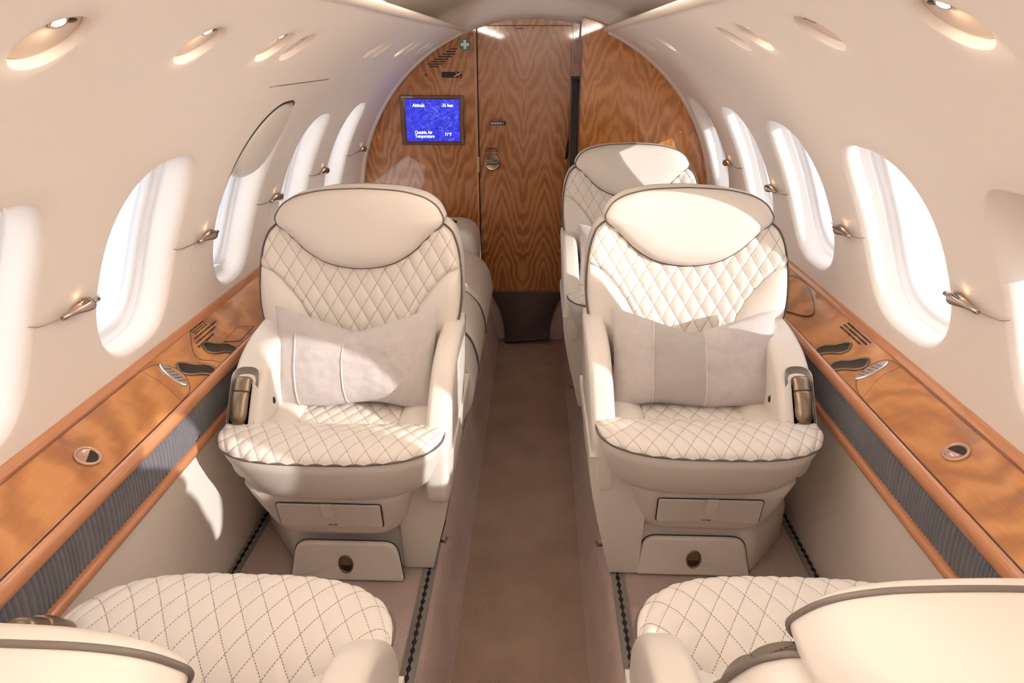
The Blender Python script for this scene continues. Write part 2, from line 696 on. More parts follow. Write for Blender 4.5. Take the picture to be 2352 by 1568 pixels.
        if emergency:   # bulged cover over the escape-hatch handle in the upper part of the reveal
            loops = []
            for sc, dep in ((1, .034), (1, .020), (.97, .008), (.9, .001), (.75, -.004), (.5, -.007), (.2, -.008)):
                L = []
                for t in np.linspace(0, 2 * pi, 56, endpoint=False):
                    u, vv = sup((a - .013) * sc, .118 * sc, 2.4, t)
                    vv += .148
                    hw = (a - .016) * max(.02, 1 - max(0, (vv - .0) / (b - .010)) ** 2.9) ** (1 / 2.9) if vv > 0 else a
                    u = max(-hw, min(hw, u))
                    L.append(tuple(Vector(W(side, yc + u, ac + vv / R0, dep)) - o0))
                loops.append(L)
            v, f = loft(loops, False, True)
            mk('hatch_handle_cover', v, f, M['shade'], root)
            gp = []
            for t in np.linspace(rad(62), rad(180), 24):
                u, vv = sup(a - .0085, b - .0085, 2.9, t)
                gp.append(tuple(Vector(W(side, yc + u, ac + vv / R0, .004)) - o0))
            v, f = tube(gp, [.0004 + .0048 * math.sin(pi * k / 23) ** .5 for k in range(24)], 6)
            mk('finger_gap', v, f, M['black'], root)
            v, f = grid(lambda p, q: shade(p, q, .058, bot=-b + .005) if q < .999 else shade(p, .999, .058, bot=-b + .005), 25, 3)
            lo = [tuple(Vector(W(side, yc + x * (a - .02), ac + (-b + .006 + h) / R0, .0555)) - o0) for h in (.0, .030) for x in (-.72, .72)]
            mk('shade_edge', lo, [(0, 1, 3, 2)], M['shade'], root)
    # valance rail along the headliner edge
    tp = [(.3385, 1.5730), (.334, 1.5705), (.327, 1.5715), (.321, 1.5760), (.3185, 1.583), (.321, 1.590), (.330, 1.594), (.36, 1.597), (.458, 1.621)]
    v, f = extr(tp, YB, 3.47, 2, side)
    struct(mk('trim_1' if side < 0 else 'trim_2', v, f, M['trim']))

# ceiling dome and end arch
v, f = grid(lambda p, q: (lambda g: (.975 * math.cos(g), YB + (3.30 - YB) * q, ZC + .975 * math.sin(g)))(rad(118 - 56 * p)), 41, 2)
struct(mk('ceiling', v, f, M['ceil']))
ap = [(3.27, .975), (3.30, .974), (3.325, .968), (3.345, .955), (3.36, .935), (3.372, .912), (3.385, .895), (3.40, .886), (3.42, .880), (3.44, .874), (3.48, .871)]
v, f = grid(lambda p, q: (lambda k, g: (ap[k][1] * math.cos(g), ap[k][0], ZC + ap[k][1] * math.sin(g)))(round(q * (len(ap) - 1)), rad(122 - 62 * p)), 61, len(ap))
struct(mk('trim_3', v, f, M['trim']))
# arch moulding along the liner edge at the bulkhead, left and right
for k, side in ((4, -1), (5, 1)):
    yy = 3.475 if side < 0 else 3.372
    pr = [(0.0, yy - .045), (-.006, yy - .040), (-.010, yy - .030), (-.011, yy - .015), (-.010, yy)]
    v, f = grid(lambda p, q: (lambda g, i: W(side, pr[i][1], g, pr[i][0]))(A0 + (A2 - A0) * p, round(q * 4)), 60, 5)
    struct(mk('trim_%d' % k, v, f if side > 0 else [tuple(reversed(x)) for x in f], M['trim']))

# rear bulkhead behind the viewer
pts = [(R0 * 1.12 * math.cos(g), YB + .01, ZC + R0 * 1.12 * math.sin(g)) for g in np.linspace(rad(-60), rad(240), 60)]
struct(mk('wall_back', pts + [(0, YB + .01, ZC)], [((i + 1) % 60, i, 60) for i in range(60)], M['wall'], smooth=False))

# ------------------------------------------------------------------ round ceiling lights
LAB = {
    -1: ['edge of a round recessed ceiling light cut off at the upper left picture corner',
         'large lit round ceiling light with bright lens, nearest complete one in the left headliner',
         'second lit round ceiling light in the left headliner, above the first full window',
         'warm lit round ceiling light of the close pair in the left headliner',
         'unlit round ceiling light of the close pair in the left headliner, nearer the bulkhead',
         'thin round ceiling light above the far left windows, first of that row of six',
         'thin round ceiling light above the far left windows, second of that row of six',
         'thin warm lit round ceiling light above the far left windows, third of that row',
         'thin round ceiling light above the far left windows, fourth of that row of six',
         'thin round ceiling light above the far left windows, fifth of that row of six',
         'thin round ceiling light in the left headliner, closest of all to the bulkhead arch'],
    1: ['edge of a round recessed ceiling light cut off at the upper right picture corner',
        'large warm lit round ceiling light, nearest complete one in the right headliner',
        'unlit grey round ceiling light standing alone in the right headliner',
        'warm lit round ceiling light of the close pair in the right headliner',
        'unlit round ceiling light of the close pair in the right headliner, nearer the bulkhead',
        'thin warm lit round ceiling light above the far right seat',
        'thin unlit round ceiling light between two others near the right bulkhead panel',
        'thin unlit round ceiling light closest to the right bulkhead panel']}
LIT = {-1: (1, 2, 3, 7), 1: (1, 3, 5)}
for side in (-1, 1):
    va, vy = VENTS[side]
    for i, yc in enumerate(vy):
        c0 = Vector(W(side, yc, va, .012))
        root = thing('ceiling_light', LAB[side][i], 'light', c0, 0, 'round recessed lights in the headliner')
        n_in = Vector((-side * math.cos(va), 0, -math.sin(va)))   # into the cabin
        e1 = Vector((0, 1, 0))
        e2 = Vector((-side * math.sin(va), 0, math.cos(va)))      # towards the cabin top
        pl = lambda x, y, h, cc=Vector((0, 0, 0)): tuple(cc + e1 * x + e2 * y + n_in * h)
        v, f = lathe([(-.006, .0435), (.0005, .0440), (.0020, .0432), (.0026, .040), (.0030, .02), (.0031, .004)], pl, 40)
        mk('plate', v, f, M['plate'], root)
        cc = e2 * .024 + e1 * (-.004)
        v, f = lathe([(.001, .0125), (.0050, .0125), (.0060, .011), (.0050, .0098), (.0040, .0096)], lambda x, y, h: pl(x * 1.0, y * .75, h, cc), 28)
        rg = mk('lens_ring', v, f, M['steel'], root)
        v, f = lathe([(.0042, .0094), (.0062, .0085), (.0070, .004)], lambda x, y, h: pl(x, y * .75, h, cc), 24)
        mk('lens', v, f, M['warm'] if i in LIT[side] else M['bronze'], rg)
        cc2 = e2 * .026 + e1 * .017
        v, f = lathe([(.0015, .007), (.0036, .0068), (.0037, .003)], lambda x, y, h: pl(x * 1.2, y * .55, h, cc2), 20)
        mk('swivel_slot', v, f, M['bronze_dark'], root)
        if i in LIT[side]:
            ld = bpy.data.lights.new('lamp', 'SPOT')
            ld.energy = .13
            ld.color = (1, .72, .48)
            ld.spot_size = rad(120)
            ld.spot_blend = 1
            ld.shadow_soft_size = .008
            lo = bpy.data.objects.new('lamp', ld)
            COL.objects.link(lo)
            lo.parent = root
            lo.location = cc + n_in * .010
            d = (-e2 * 1.0 + n_in * .25).normalized()
            lo.rotation_euler = d.to_track_quat('-Z', 'Y').to_euler()

# cove lights on top of the valances, added unseen to brighten the cabin
for side, lab in ((-1, 'cove light strip added behind the left valance rail'), (1, 'cove light strip added behind the right valance rail')):
    root = thing('fill_light', lab, 'light', (side * .405, -.02, 1.612))
    v, f = box(-.020, .020, -2.0, 2.0, -.006, 0)
    mk('housing', v, f, M['trim'], root, smooth=False)
    mk('diffuser', [(-.017, -1.99, .0006), (.017, -1.99, .0006), (.017, 1.99, .0006), (-.017, 1.99, .0006)], [(0, 1, 2, 3)], M['cove'], root, smooth=False)

# ------------------------------------------------------------------ wall lamps between the windows
LAMPS = {-1: [1.077, 1.598, 2.085, 2.612, 3.245], 1: [1.143, 1.672, 2.252, 2.815]}
LLAB = {-1: ['nearest left wall lamp, flared steel body on a thin rod at the picture edge',
             'second wall lamp on the left, on its rod between the two nearest whole windows',
             'third wall lamp on the left, between the hatch window and the next one',
             'fourth wall lamp on the left, small, just above the left seat headrest',
             'last wall lamp on the left, small, beside the wooden bulkhead'],
        1: ['nearest right wall lamp, flared steel body on a thin rod at the picture edge',
            'second wall lamp on the right, on its rod between two windows above the ledge',
            'third wall lamp on the right, beside the front right seat headrest',
            'last wall lamp on the right, small, behind the far right seat headrest']}
for side in (-1, 1):
    ws = WIN[side]
    for i, yl in enumerate(LAMPS[side]):
        g = rad(20.0 if side < 0 else 20.6)
        c0 = Vector(W(side, yl, g, -.0145))
        root = thing('wall_lamp', LLAB[side][i], 'lamp', c0, 0, 'steel reading lamps on rods between the windows')
        n_in = Vector((-side * math.cos(g), 0, -math.sin(g)))
        e2 = Vector((-side * math.sin(g), 0, math.cos(g)))
        pl = lambda x, y, h: tuple(n_in * x + e2 * y + Vector((0, h, 0)))
        v, f = lathe([(0, .0020), (.0, .0046), (.018, .0050), (.030, .0062), (.045, .0088), (.058, .0116), (.068, .0133), (.074, .0138), (.078, .0132), (.080, .010)], pl, 28)
        body = mk('lamp_body', v, f, M['steel'], root)
        v, f = lathe([(.079, .0050), (.104, .0050), (.105, .0030)], pl, 16)
        mk('collar', v, f, M['steel'], root)
        bs = B()
        for k in range(4):
            q = rad(62 + 20 * k)
            d = n_in * math.cos(q) + e2 * math.sin(q)
            p = [tuple(d * (.0095 + .0036 * t) + Vector((0, .050 + .018 * t, 0))) for t in (0, .5, 1)]
            bs.add(*tube(p, .0010, 6))
        bs.build('cooling_slots', M['black'], body)
        # rod: from the reveal behind, along the liner, to the next opening
        prev_w = [w for w in ws if w[0] < yl][-1]
        e_a = prev_w[0] + prev_w[1]
        nxt = [w for w in ws if w[0] > yl]
        e_f = (nxt[0][0] - nxt[0][1]) if nxt else 3.44
        off = Vector(W(side, 0, g, -.0145))
        off.y = 0
        P = lambda y, dep: tuple(Vector(W(side, y, g, dep)) - Vector((off.x, yl, off.z)))
        path = [P(e_a - .0125, .050), P(e_a - .0110, .030), P(e_a - .0085, .012), P(e_a - .003, .0), P(e_a + .006, -.0055), P(e_a + .02, -.009), P(yl, -.0130)]
        v, f = tube(catmull(path, 5), .0014, 6)
        mk('rod', v, f, M['steel'], root)
        v, f = tube([P(yl + .10, -.0130), P(e_f - .004, -.006)], .0011, 6)
        mk('rod', v, f, M['steel'], root)
        ld = bpy.data.lights.new('glow', 'POINT')
        ld.energy = .004
        ld.color = (1, .5, .22)
        ld.shadow_soft_size = .004
        lo = bpy.data.objects.new('glow', ld)
        COL.objects.link(lo)
        lo.parent = root
        lo.location = e2 * .0175 + n_in * (-.006) + Vector((0, .058, 0))

# ------------------------------------------------------------------ floor
fp = [(-.82, .2), (-.60, .2), (-.40, .2), (-.275, .2), (-.250, .2), (-.238, .197), (-.228, .188), (-.219, .165), (-.205, .10), (-.192, .045), (-.183, .012), (-.178, 0)]
v, f = extr(fp, YB, 3.5, 2)
b1 = B()
b1.add(v, [tuple(q) for q in f])
b1.add([(-x, y, z) for x, y, z in v], [tuple(reversed(q)) for q in f])
fl = struct(b1.build('floor', M['carpet']))
v, f = grid(lambda p, q: (-.18 + .36 * p, YB + (3.5 - YB) * q, .0), 2, 2)
struct(mk('aisle_carpet', v, f, M['carpet_aisle_shaded'], fl))
v, f = extr([(-.27, .03), (-.27, -.05), (.27, -.05), (.27, .03)], YB, 3.5, 2)
for n_, (xa, lab) in enumerate(((-.252, 'metal seat track along the left edge of the aisle'), (.254, 'metal seat track along the right edge of the aisle'),
                                (-.780, 'metal seat track along the foot of the left side panel'), (.786, 'metal seat track along the foot of the right side panel'))):
    root = thing('seat_track', lab, 'seat track', (xa, .8, .2), 0, 'seat tracks in the floor')
    v, f = box(-.016, .016, -1.3, 2.4, -.006, .0012)
    mk('channel', v, f, M['black'], root, smooth=False)
    for s in (-1, 1):
        ny = 600
        bs = B()
        top, bot = [], []
        for k in range(ny):
            y = -1.3 + 3.7 * k / (ny - 1)
            inn = .0015 + .0050 * abs(math.sin(y * pi / .0254)) ** 2
            top.append((s * .0155, y, .003)); bot.append((s * (inn), y, .0034))
        v = top + bot
        f = [(k, k + 1, ny + k + 1, ny + k) for k in range(ny - 1)]
        bs.add(v, f if s < 0 else [tuple(reversed(q)) for q in f])
        v, f = box(min(s * .0155, s * .0175), max(s * .0155, s * .0175), -1.3, 2.4, -.002, .0042)
        bs.add(v, f)
        bs.build('scalloped_lip', M['track'], root, smooth=False)

# ------------------------------------------------------------------ front bulkhead
def panel(name, poly, y, th, mat, parent=None):
    n = len(poly)
    v = [(x, y, z) for x, z in poly] + [(x, y + th, z) for x, z in poly]
    f = [tuple(range(n)), tuple(range(2 * n - 1, n - 1, -1))] + [(i, i + n, (i + 1) % n + n, (i + 1) % n) for i in range(n)]
    return mk(name, v, f, mat, parent, smooth=False)


RB = .90
circ = lambda a0, a1, n=40: [(RB * math.cos(g), ZC + RB * math.sin(g)) for g in np.linspace(rad(a0), rad(a1), n)]
YD = 3.48
pl_ = [(-.272, -.05), (-.272, ZC + math.sqrt(RB * RB - .272 ** 2))] + circ(108.5, 180) + [(-.90, -.05)]
wf = struct(panel('wall_front', list(reversed(pl_)), YD, .03, M['wood_l']))
panel('door_header', [(-.272, 1.603), (.20, 1.603), (.20, 1.66), (-.272, 1.66)], YD, .03, M['wood_l'], wf)
hp = [(.226, .16), (.90, .16)] + circ(0, 75.4) + [(.226, ZC + math.sqrt(RB * RB - .226 ** 2))]
pr_ = struct(panel('wall_front_right', hp, 3.372, .12, M['wood_r']))
panel('edge_strip', [(.218, .16), (.2258, .16), (.2258, 1.63), (.218, 1.63)], 3.366, .125, M['wood_dark'], pr_)
panel('door_jamb', [(.183, .0), (.218, .0), (.218, 1.63), (.183, 1.63)], 3.455, .05, M['wood_rail'], pr_)
bs = B()
for x0, x1, z0, z1 in ((.190, .193, 1.375, 1.60), (.200, .202, 1.40, 1.60), (.208, .210, 1.38, 1.60)):
    bs.add(*box(x0, x1, 3.449, 3.456, z0, z1))
for z in (1.44, 1.53, 1.575):
    bs.add(*box(.188, .214, 3.447, 3.456, z, z + .006))
bs.build('jamb_hardware', M['wood_dark'], pr_, smooth=False)
bk_ = list(reversed([(.97 * math.cos(g), ZC + .97 * math.sin(g)) for g in np.linspace(rad(-75), rad(255), 60)]))
panel('backing', bk_, 3.54, .02, M['black'], wf)  # unseen disc added to block daylight leaking around the door
panel('step_riser', [(-.35, -.05), (.30, -.05), (.30, .286), (-.35, .286)], 3.482, .03, M['carpet'], wf)
# cabin door
dr = struct(thing('door_1', None, None, (-.047, YD, .285)))
DX, DZ = .047, -.285
def D(x, z):
    return (x + DX, z + DZ)
dp = panel('door_leaf', [D(-.2665, .283), D(.178, .283), D(.178, 1.600), D(-.2665, 1.600)], .002, .03, M['wood_door'], dr)
dp.location = (0, 0, 0)
# make the veneer coordinates world-like: shift the mesh, not the pattern
for vtx in dp.data.vertices:
    vtx.co.x -= DX
    vtx.co.z -= DZ
dp.location = (DX, 0, DZ)
v, f = box(-.2725 + DX, -.2665 + DX, -.001, .02, .283 + DZ, 1.603 + DZ)
mk('door_gap', v, f, M['black'], dr, smooth=False)
v, f = box(-.283 + DX, -.2725 + DX, -.006, .01, .25 + DZ, 1.64 + DZ)
mk('door_trim', v, f, M['wood_rail'], dr, smooth=False)
v, f = box(.178 + DX, .184 + DX, -.003, .02, .283 + DZ, 1.603 + DZ)
mk('door_edge', v, f, M['wood_dark'], dr, smooth=False)
v, f = box(-.2815 + DX, -.268 + DX, -.009, -.004, .925 + DZ, 1.002 + DZ)
mk('latch_plate', v, f, M['brass'], dr, smooth=False)
kx, kz = -.203 + DX, .972 + DZ
v, f = lathe([(0, .041), (.004, .041), (.007, .038), (.006, .035), (.005, .030), (.003, .01)], lambda x, y, h: (kx + x, -h, kz + y), 40)
kn = mk('door_handle', v, [tuple(reversed(q)) for q in f], M['knob'], dr)
v, f = plate(round_poly([(-.033, -.009), (.033, -.009), (.033, .009), (-.033, .009)], .008), lambda p, d: (kx + p[0], -.004 - d, kz + p[1]), .016, .005)
mk('turn_bar', v, f, M['knob'], kn)
bs = B()
bs.add(*box(-.208 + DX, -.134 + DX, -.003, .003, 1.153 + DZ, 1.172 + DZ))
co = bs.build('counter', M['black'], dr, smooth=False)
bs = B()
for k in range(8):
    x = -.204 + .0085 * k + DX
    bs.add(*box(x, x + (.0045 if k < 6 else .002), -.0042, -.0028, 1.157 + DZ, 1.168 + DZ))
bs.build('counter_digits', M['white'], co, smooth=False)


def marks(rows, place, parent, mat, name='placard_print', seed=1):
    """rows of tiny print: (u0,u1,v,height)"""
    rr = random.Random(seed)
    bs = B()
    for u0, u1, v0, h in rows:
        u = u0
        while u < u1:
            w = min(rr.uniform(.6, 1.1) * h * .62, u1 - u)
            q = [place(a, b) for a, b in ((u, v0), (u + w, v0), (u + w, v0 + h * rr.uniform(.8, 1)), (u, v0 + h * rr.uniform(.8, 1)))]
            bs.add(q, [(0, 1, 2, 3)])
            u += w + h * (.16 if rr.random() < .82 else .5)
    return bs.build(name, mat, parent, smooth=False)


marks([(-.196, -.150, 1.1775, .004), (-.190, -.156, 1.184, .003), (-.238, -.170, 1.026, .005), (-.232, -.176, 1.036, .005), (-.228, -.18, 1.042, .003),
       (-.085, -.045, 1.587, .004)], lambda a, b: (a + DX, -.0008, b + DZ), dr, M['ink'])

# TV monitor
tv = tag(thing('x', None, None, (-.497, YD, 1.175)), 'blue cabin information screen in a dark wooden frame on the bulkhead', 'screen')
tv.name = 'flight_monitor'
o_, i_ = (-.157, .157, -.118, .118), (-.133, .133, -.099, .099)
loops = []
for (x0, x1, z0, z1), d in ((o_, 0), (o_, .012), ((-.153, .153, -.114, .114), .014), ((-.140, .140, -.105, .105), .011), (i_, .006), (i_, .002)):
    loops.append([(x0, -d, z0), (x1, -d, z0), (x1, -d, z1), (x0, -d, z1)])
v, f = loft(loops, False, False)
mk('screen_frame', v, f, M['wood_dark'], tv, smooth=False)
v, f = box(-.1335, .1335, -.003, 0, -.0995, .0995)
scn = mk('display', v, f, M['screen'], tv, smooth=False)
for body, sz, x, z, xs in (('Altitude', .0215, -.097, .064, .85), ('-35 feet', .0215, .046, .064, .85), ('Outside Air\nTemperature', .0215, -.092, -.064, .85), ('71\u00b0F', .0215, .058, -.074, .85)):
    text(body, sz, (x, -.0034, z), M['screen_text'], scn, xs=xs)

# first-aid sticker
st = thing('first_aid_sticker', 'round green first aid sticker with a white cross on the bulkhead', 'sticker', (-.327, YD, 1.520))
v, f = plate(ellipse(0, 0, .0275, .0275, 40), lambda p, d: (p[0], -d, p[1]), .0012, .0003)
mk('disc', v, f, M['green'], st)
a, b = .0065, .020
cr = [(-a, -b), (a, -b), (a, -a), (b, -a), (b, a), (a, a), (a, b), (-a, b), (-a, a), (-b, a), (-b, -a), (-a, -a)]
n = len(cr)
mk('cross', [(x, -.0016, z) for x, z in cr] + [(x, -.0005, z) for x, z in cr], [tuple(range(n))] + [(i + n, (i + 1) % n + n, (i + 1) % n, i)[::-1] for i in range(n)], M['white'], st, smooth=False)
# speaker grille: eight slots
sg = thing('speaker_grille', 'stepped row of eight dark speaker slots under the green sticker', 'grille', (-.435, YD, 1.46))
zz = [(.470, .030, -.018 + 0), ]
slots = [((1036, 1050), 112.5), ((1025.5, 1047), 118.5), ((1017, 1045.5), 124.3), ((1006, 1038.5), 130), ((998, 1029.5), 135.6), ((989.5, 1023), 141.3), ((982.5, 1015), 146.8), ((986.5, 1007), 152.4)]
for (xa, xb), yy in slots:
    X0, X1 = -.365 + (xa - 1050) * .002145 + .435, -.365 + (xb - 1050) * .002145 + .435
    Z = 1.501 + (112.5 - yy) * .00196 - 1.46
    v, f = plate(round_poly([(X0, Z - .0025), (X1, Z - .0025), (X1, Z + .0025), (X0, Z + .0025)], .002, 3), lambda p, d: (p[0], -d, p[1]), .0012, .0003)
    mk('slot', v, f, M['black'], sg)
ns = thing('no_smoking_sign', 'small dark no smoking sign with an orange crossed cigarette above the screen', 'sign', (-.394, YD, 1.386))
v, f = plate(round_poly([(-.049, -.013), (.049, -.013), (.049, .013), (-.049, .013)], .004), lambda p, d: (p[0], -d, p[1]), .004, .001)
mk('plate', v, f, M['bronze_dark'], ns)
bs = B()
for k, (p, q, w) in enumerate((((.012, -.008), (.046, .010), .0035),)):
    d = np.array(q) - np.array(p)
    nn = np.array((-d[1], d[0])) / np.linalg.norm(d) * w / 2
    bs.add([(p[0] + nn[0], -.0045, p[1] + nn[1]), (p[0] - nn[0], -.0045, p[1] - nn[1]), (q[0] - nn[0], -.0045, q[1] - nn[1]), (q[0] + nn[0], -.0045, q[1] + nn[1])], [(0, 1, 2, 3)])
bs.build('cigarette', M['white'], ns, smooth=False)
mk('cross_bar', [(.016, -.0048, .011), (.0205, -.0048, .011), (.043, -.0048, -.010), (.0385, -.0048, -.010)], [(0, 3, 2, 1)], M['orange'], ns, smooth=False)
v, f = lathe([(0, .0045), (.002, .0045), (.0025, .002)], lambda x, y, h: (x, -h, y), 16)
o = mk('indicator_hole', v, [tuple(reversed(q)) for q in f], M['black'])
o.location = (-.521, YD, 1.385)
tag(o, 'tiny round black hole in the bulkhead veneer left of the no smoking sign', 'fitting')

# dark pleated curtain stacked beside the door
nP = 60
def curt(p, q):
    z = 1.372 - (1.372 - .19) * q
    x = .183 + .034 * p + (.030 * q * p)
    return (x, 3.445 - .012 - .05 * q * (1 - .2 * p) - .008 * abs(math.sin(p * pi * 6)), z)
v, f = grid(curt, nP, 20)
v2 = [(x, y + .012, z) for x, y, z in v]
bs = B()
bs.add(v, [tuple(reversed(q)) for q in f]); bs.add(v2, f)
cb = thing('folding_curtain', 'narrow dark pleated curtain stacked beside the wooden door', 'curtain', (0, 0, 0))
bs.build('pleats', M['curtain'], cb)
v, f = box(.180, .220, 3.395, 3.45, 1.368, 1.380)
mk('head_rail', v, f, M['black'], cb, smooth=False)
v, f = plate(round_poly([(.164, .99), (.178, 1.0), (.181, 1.08), (.174, 1.085)], .003), lambda p, d: (p[0], 3.475 - d, p[1]), .02, .004)
mk('pull', v, f, M['black'], cb)

# leather step flap under the door
def flap(p, q):
    s = p * 2 - 1
    w0, w1 = .200, .118
    w = w0 + (w1 - w0) * (1 - (1 - q) ** 2.2)
    cx = -.018
    z = .284 - .262 * q
    y = 3.462 - .055 * q ** 1.5 - .012 * math.sin(q * pi) * (1 - s * s) + .03 * abs(s) ** 3 * (1 - q) * q
    z += .012 * q * s
    return (cx + s * w, y, z)
bs = B()
v, f = grid(flap, 25, 25)
bs.add(v, [tuple(reversed(q)) for q in f])
bs.add([(x, y + .008, z) for x, y, z in v], f)
sf = thing('step_flap', 'dark brown leather flap hanging over the step under the door', 'step cover', (0, 0, 0))
bs.build('leather_sheet', M['dark_leather'], sf)
for s in (0, 1):
    v, f = tube([flap(s, q) for q in np.linspace(0, 1, 20)], .0045, 6)
    mk('edge_binding', v, f, M['dark_leather'], sf)
v, f = tube([flap(p, .985) for p in np.linspace(0, 1, 12)], .010, 8)
mk('bottom_hem', v, f, M['dark_leather'], sf)

# ------------------------------------------------------------------ side ledges
TILT = rad(32)               # the ledge top slopes down towards the cabin
CT, ST = math.cos(TILT), math.sin(TILT)
LX, LZ, LW = .862, .829, .117  # outer edge of the sloping top and its width
RAIL = [(.7660, .7600), (.7645, .7670), (.7625, .7705), (.7580, .7720), (.7525, .7705), (.7485, .7640), (.7470, .7545), (.7485, .7460), (.7530, .7405), (.7600, .7385), (.768, .7385)]
LIP = [(.8650, .8240), (.8632, .8310), (.8640, .8350), (.8675, .8405), (.8715, .8455), (.8760, .8480), (.882, .8485), (.892, .8475)]
TRIM = [(.768, .6560), (.7580, .6550), (.7515, .6515), (.7490, .6440), (.7505, .6370), (.7560, .6320), (.770, .6310)]


def ledge_place(side):
    """(w, y) on the sloping top, w from the outer edge inwards -> point; d above it"""
    return lambda p, d: (side * (LX - CT * p[0] - ST * d), p[1], LZ - ST * p[0] + CT * d)


def onto(side, poly, d0, th, bev):
    """slab lying on the sloping top"""
    P = ledge_place(side)
    A = sum(poly[i - 1][0] * poly[i][1] - poly[i][0] * poly[i - 1][1] for i in range(len(poly)))
    if A < 0:
        poly = list(reversed(poly))
    v, f = plate(poly, lambda p, d: P(p, d0 + d), th, bev)
    return v, (f if side < 0 else [tuple(reversed(q)) for q in f])


def ledge(side, y0, y1, label):
    root = thing('side_ledge', label, 'ledge', (0, 0, 0))
    P = ledge_place(side)
    pr = [(LX + .02 * CT, LZ + .02 * ST), (LX - CT * LW, LZ - ST * LW), (.775, .745)]
    b_ = B()
    b_.add(*extr(pr, y0, y1, 2, side))
    b_.build('top_board', M['wood_top'], root, smooth=False)
    for prof, nm, mt in ((RAIL, 'front_rail', M['wood_rail']), (LIP, 'wall_lip', M['wood_rail']), (TRIM, 'lower_trim', M['wood_rail'])):
        cp = catmull(prof, 4)
        v, f = extr([(p[0], p[1]) for p in cp], y0, y1, 2, side)
        mk(nm, v, f if nm != 'wall_lip' else [tuple(reversed(q)) for q in f], mt, root)
    # pleated fabric band
    ny = int((y1 - y0) / .0015)
    ph = 0
    cols = []
    for k in range(ny):
        y = y0 + (y1 - y0) * k / (ny - 1)
        ph += 1 / 7.6 * (1 + .18 * math.sin(y * 31) + .12 * math.sin(y * 87))
        d = .0040 * abs(math.sin(pi * ph)) ** .55
        cols.append((y, d))
    vs, fs = [], []
    zs = (.7400, .710, .680, .6535)
    for j, z in enumerate(zs):
        for y, d in cols:
            vs.append((side * (.7645 - d - (.0 if j in (0, 3) else .0015)), y - .010 * (j / 3) ** 1.5, z))
    for j in range(3):
        for k in range(ny - 1):
            q = (j * ny + k, j * ny + k + 1, (j + 1) * ny + k + 1, (j + 1) * ny + k)
            fs.append(q if side < 0 else tuple(reversed(q)))
    mk('pleated_band', vs, fs, M['fabric'], root)
    # groove between top board and rail
    v, f = grid(lambda a, b: P((.1130 + .0028 * a, y0 + (y1 - y0) * b), .0006), 2, 2)
    mk('groove', v, f, M['wood_dark'], root, smooth=False)
    return root


def cup(side, cw, cy, root, dirw, diry, hl=.046, hw_=.0245):
    """scooped bronze pocket let into the ledge, set at a slant"""
    base = [(-1, -.62), (-.55, -1.0), (.1, -.80), (.62, -.86), (1.0, -.45), (1.0, .35), (.62, .85), (0, .78), (-.55, .98), (-1.0, .62)]
    L_ = math.hypot(dirw, diry)
    dw, dy = dirw / L_, diry / L_
    base = catmull([(cw + a * hl * dw - b * hw_ * dy, cy + a * hl * dy + b * hw_ * dw) for a, b in base], 6, True)
    pl3 = ledge_place(side)
    L = [(0, 0), (-.0012, .0025), (.0012, .0042), (.0040, .0040), (.0052, .0030), (.0056, .0014)]
    loops = [[pl3(p, d) for p in offset(base, i)] for i, d in L]
    v, f = loft(loops, False, False)
    rim = mk('grip_pocket', v, f, M['bronze'], root)
    L = [(.0050, .0016), (.0075, .0012), (.010, .0008)]
    loops = [[pl3(p, d) for p in offset(base, i)] for i, d in L]
    v, f = loft(loops, False, True)
    mk('pocket_bowl', v, f, M['bowl'], rim)


def table_lid(side, y0, endpts, root, pull, lens, joint):
    P = ledge_place(side)
    cur = catmull(endpts, 6)
    poly = [(.114, y0), (.002, y0)] + cur
    v, f = onto(side, poly, 0, .0042, .0016)
    lid = mk('table_lid', v, f, M['wood_top'], root, sharp=45)
    v, f = tube([P(p, .0040) for p in poly[1:] + [poly[0]]], .0010, 5)
    mk('lid_edge', v, f, M['wood_dark'], lid)
    v, f = tube([P(p, .0042) for p in catmull(joint, 6)], .0006, 4)
    mk('lid_joint', v, f, M['wood_dark'], lid)
    # recessed round finger pull
    pw, py = pull
    v, f = lathe([(0, .0240), (.0040, .0238), (.0058, .0222), (.0056, .0195), (.0030, .0185), (.0012, .0170)], lambda x, y, h: P((pw + x, py + y), .0040 + h), 40)
    rg = mk('finger_pull', v, f, m_pull, lid)
    h = [(.0172 * math.cos(t), .0172 * math.sin(t)) for t in np.linspace(0, pi, 20)]
    a = -.35 if side < 0 else pi + .35
    h = [(pw + x * math.sin(a) + y * math.cos(a) * (1 if side < 0 else 1), py + (x * math.cos(a) - y * math.sin(a)) ) for x, y in h]
    v, f = onto(side, h, .0055, .0010, .0003)
    mk('pull_recess', v, f, M['bronze_dark'], rg)
    # oval chrome reading-light lens at the rounded end
    lx, ly, lr = lens
    v, f = onto(side, ellipse(lx, ly, .042, .0140, 40, lr), .0040, .0060, .0028)
    ln = mk('oval_light', v, f, M['chrome'], lid)
    bs = B()
    for k in range(5):
        c, s_ = math.cos(lr), math.sin(lr)
        u = -.022 + .011 * k
        a_, b_ = (lx + u * c + .008 * s_, ly + u * s_ - .008 * c), (lx + (u + .006) * c - .008 * s_, ly + (u + .006) * s_ + .008 * c)
        bs.add(*tube([P(a_, .0102), P(b_, .0102)], .0011, 5))
    bs.build('lens_ribs', M['bronze'], ln)
    return lid


m_pull = m_plain('translucent_pull', (.50, .30, .22, 1), .10, .2, 1)
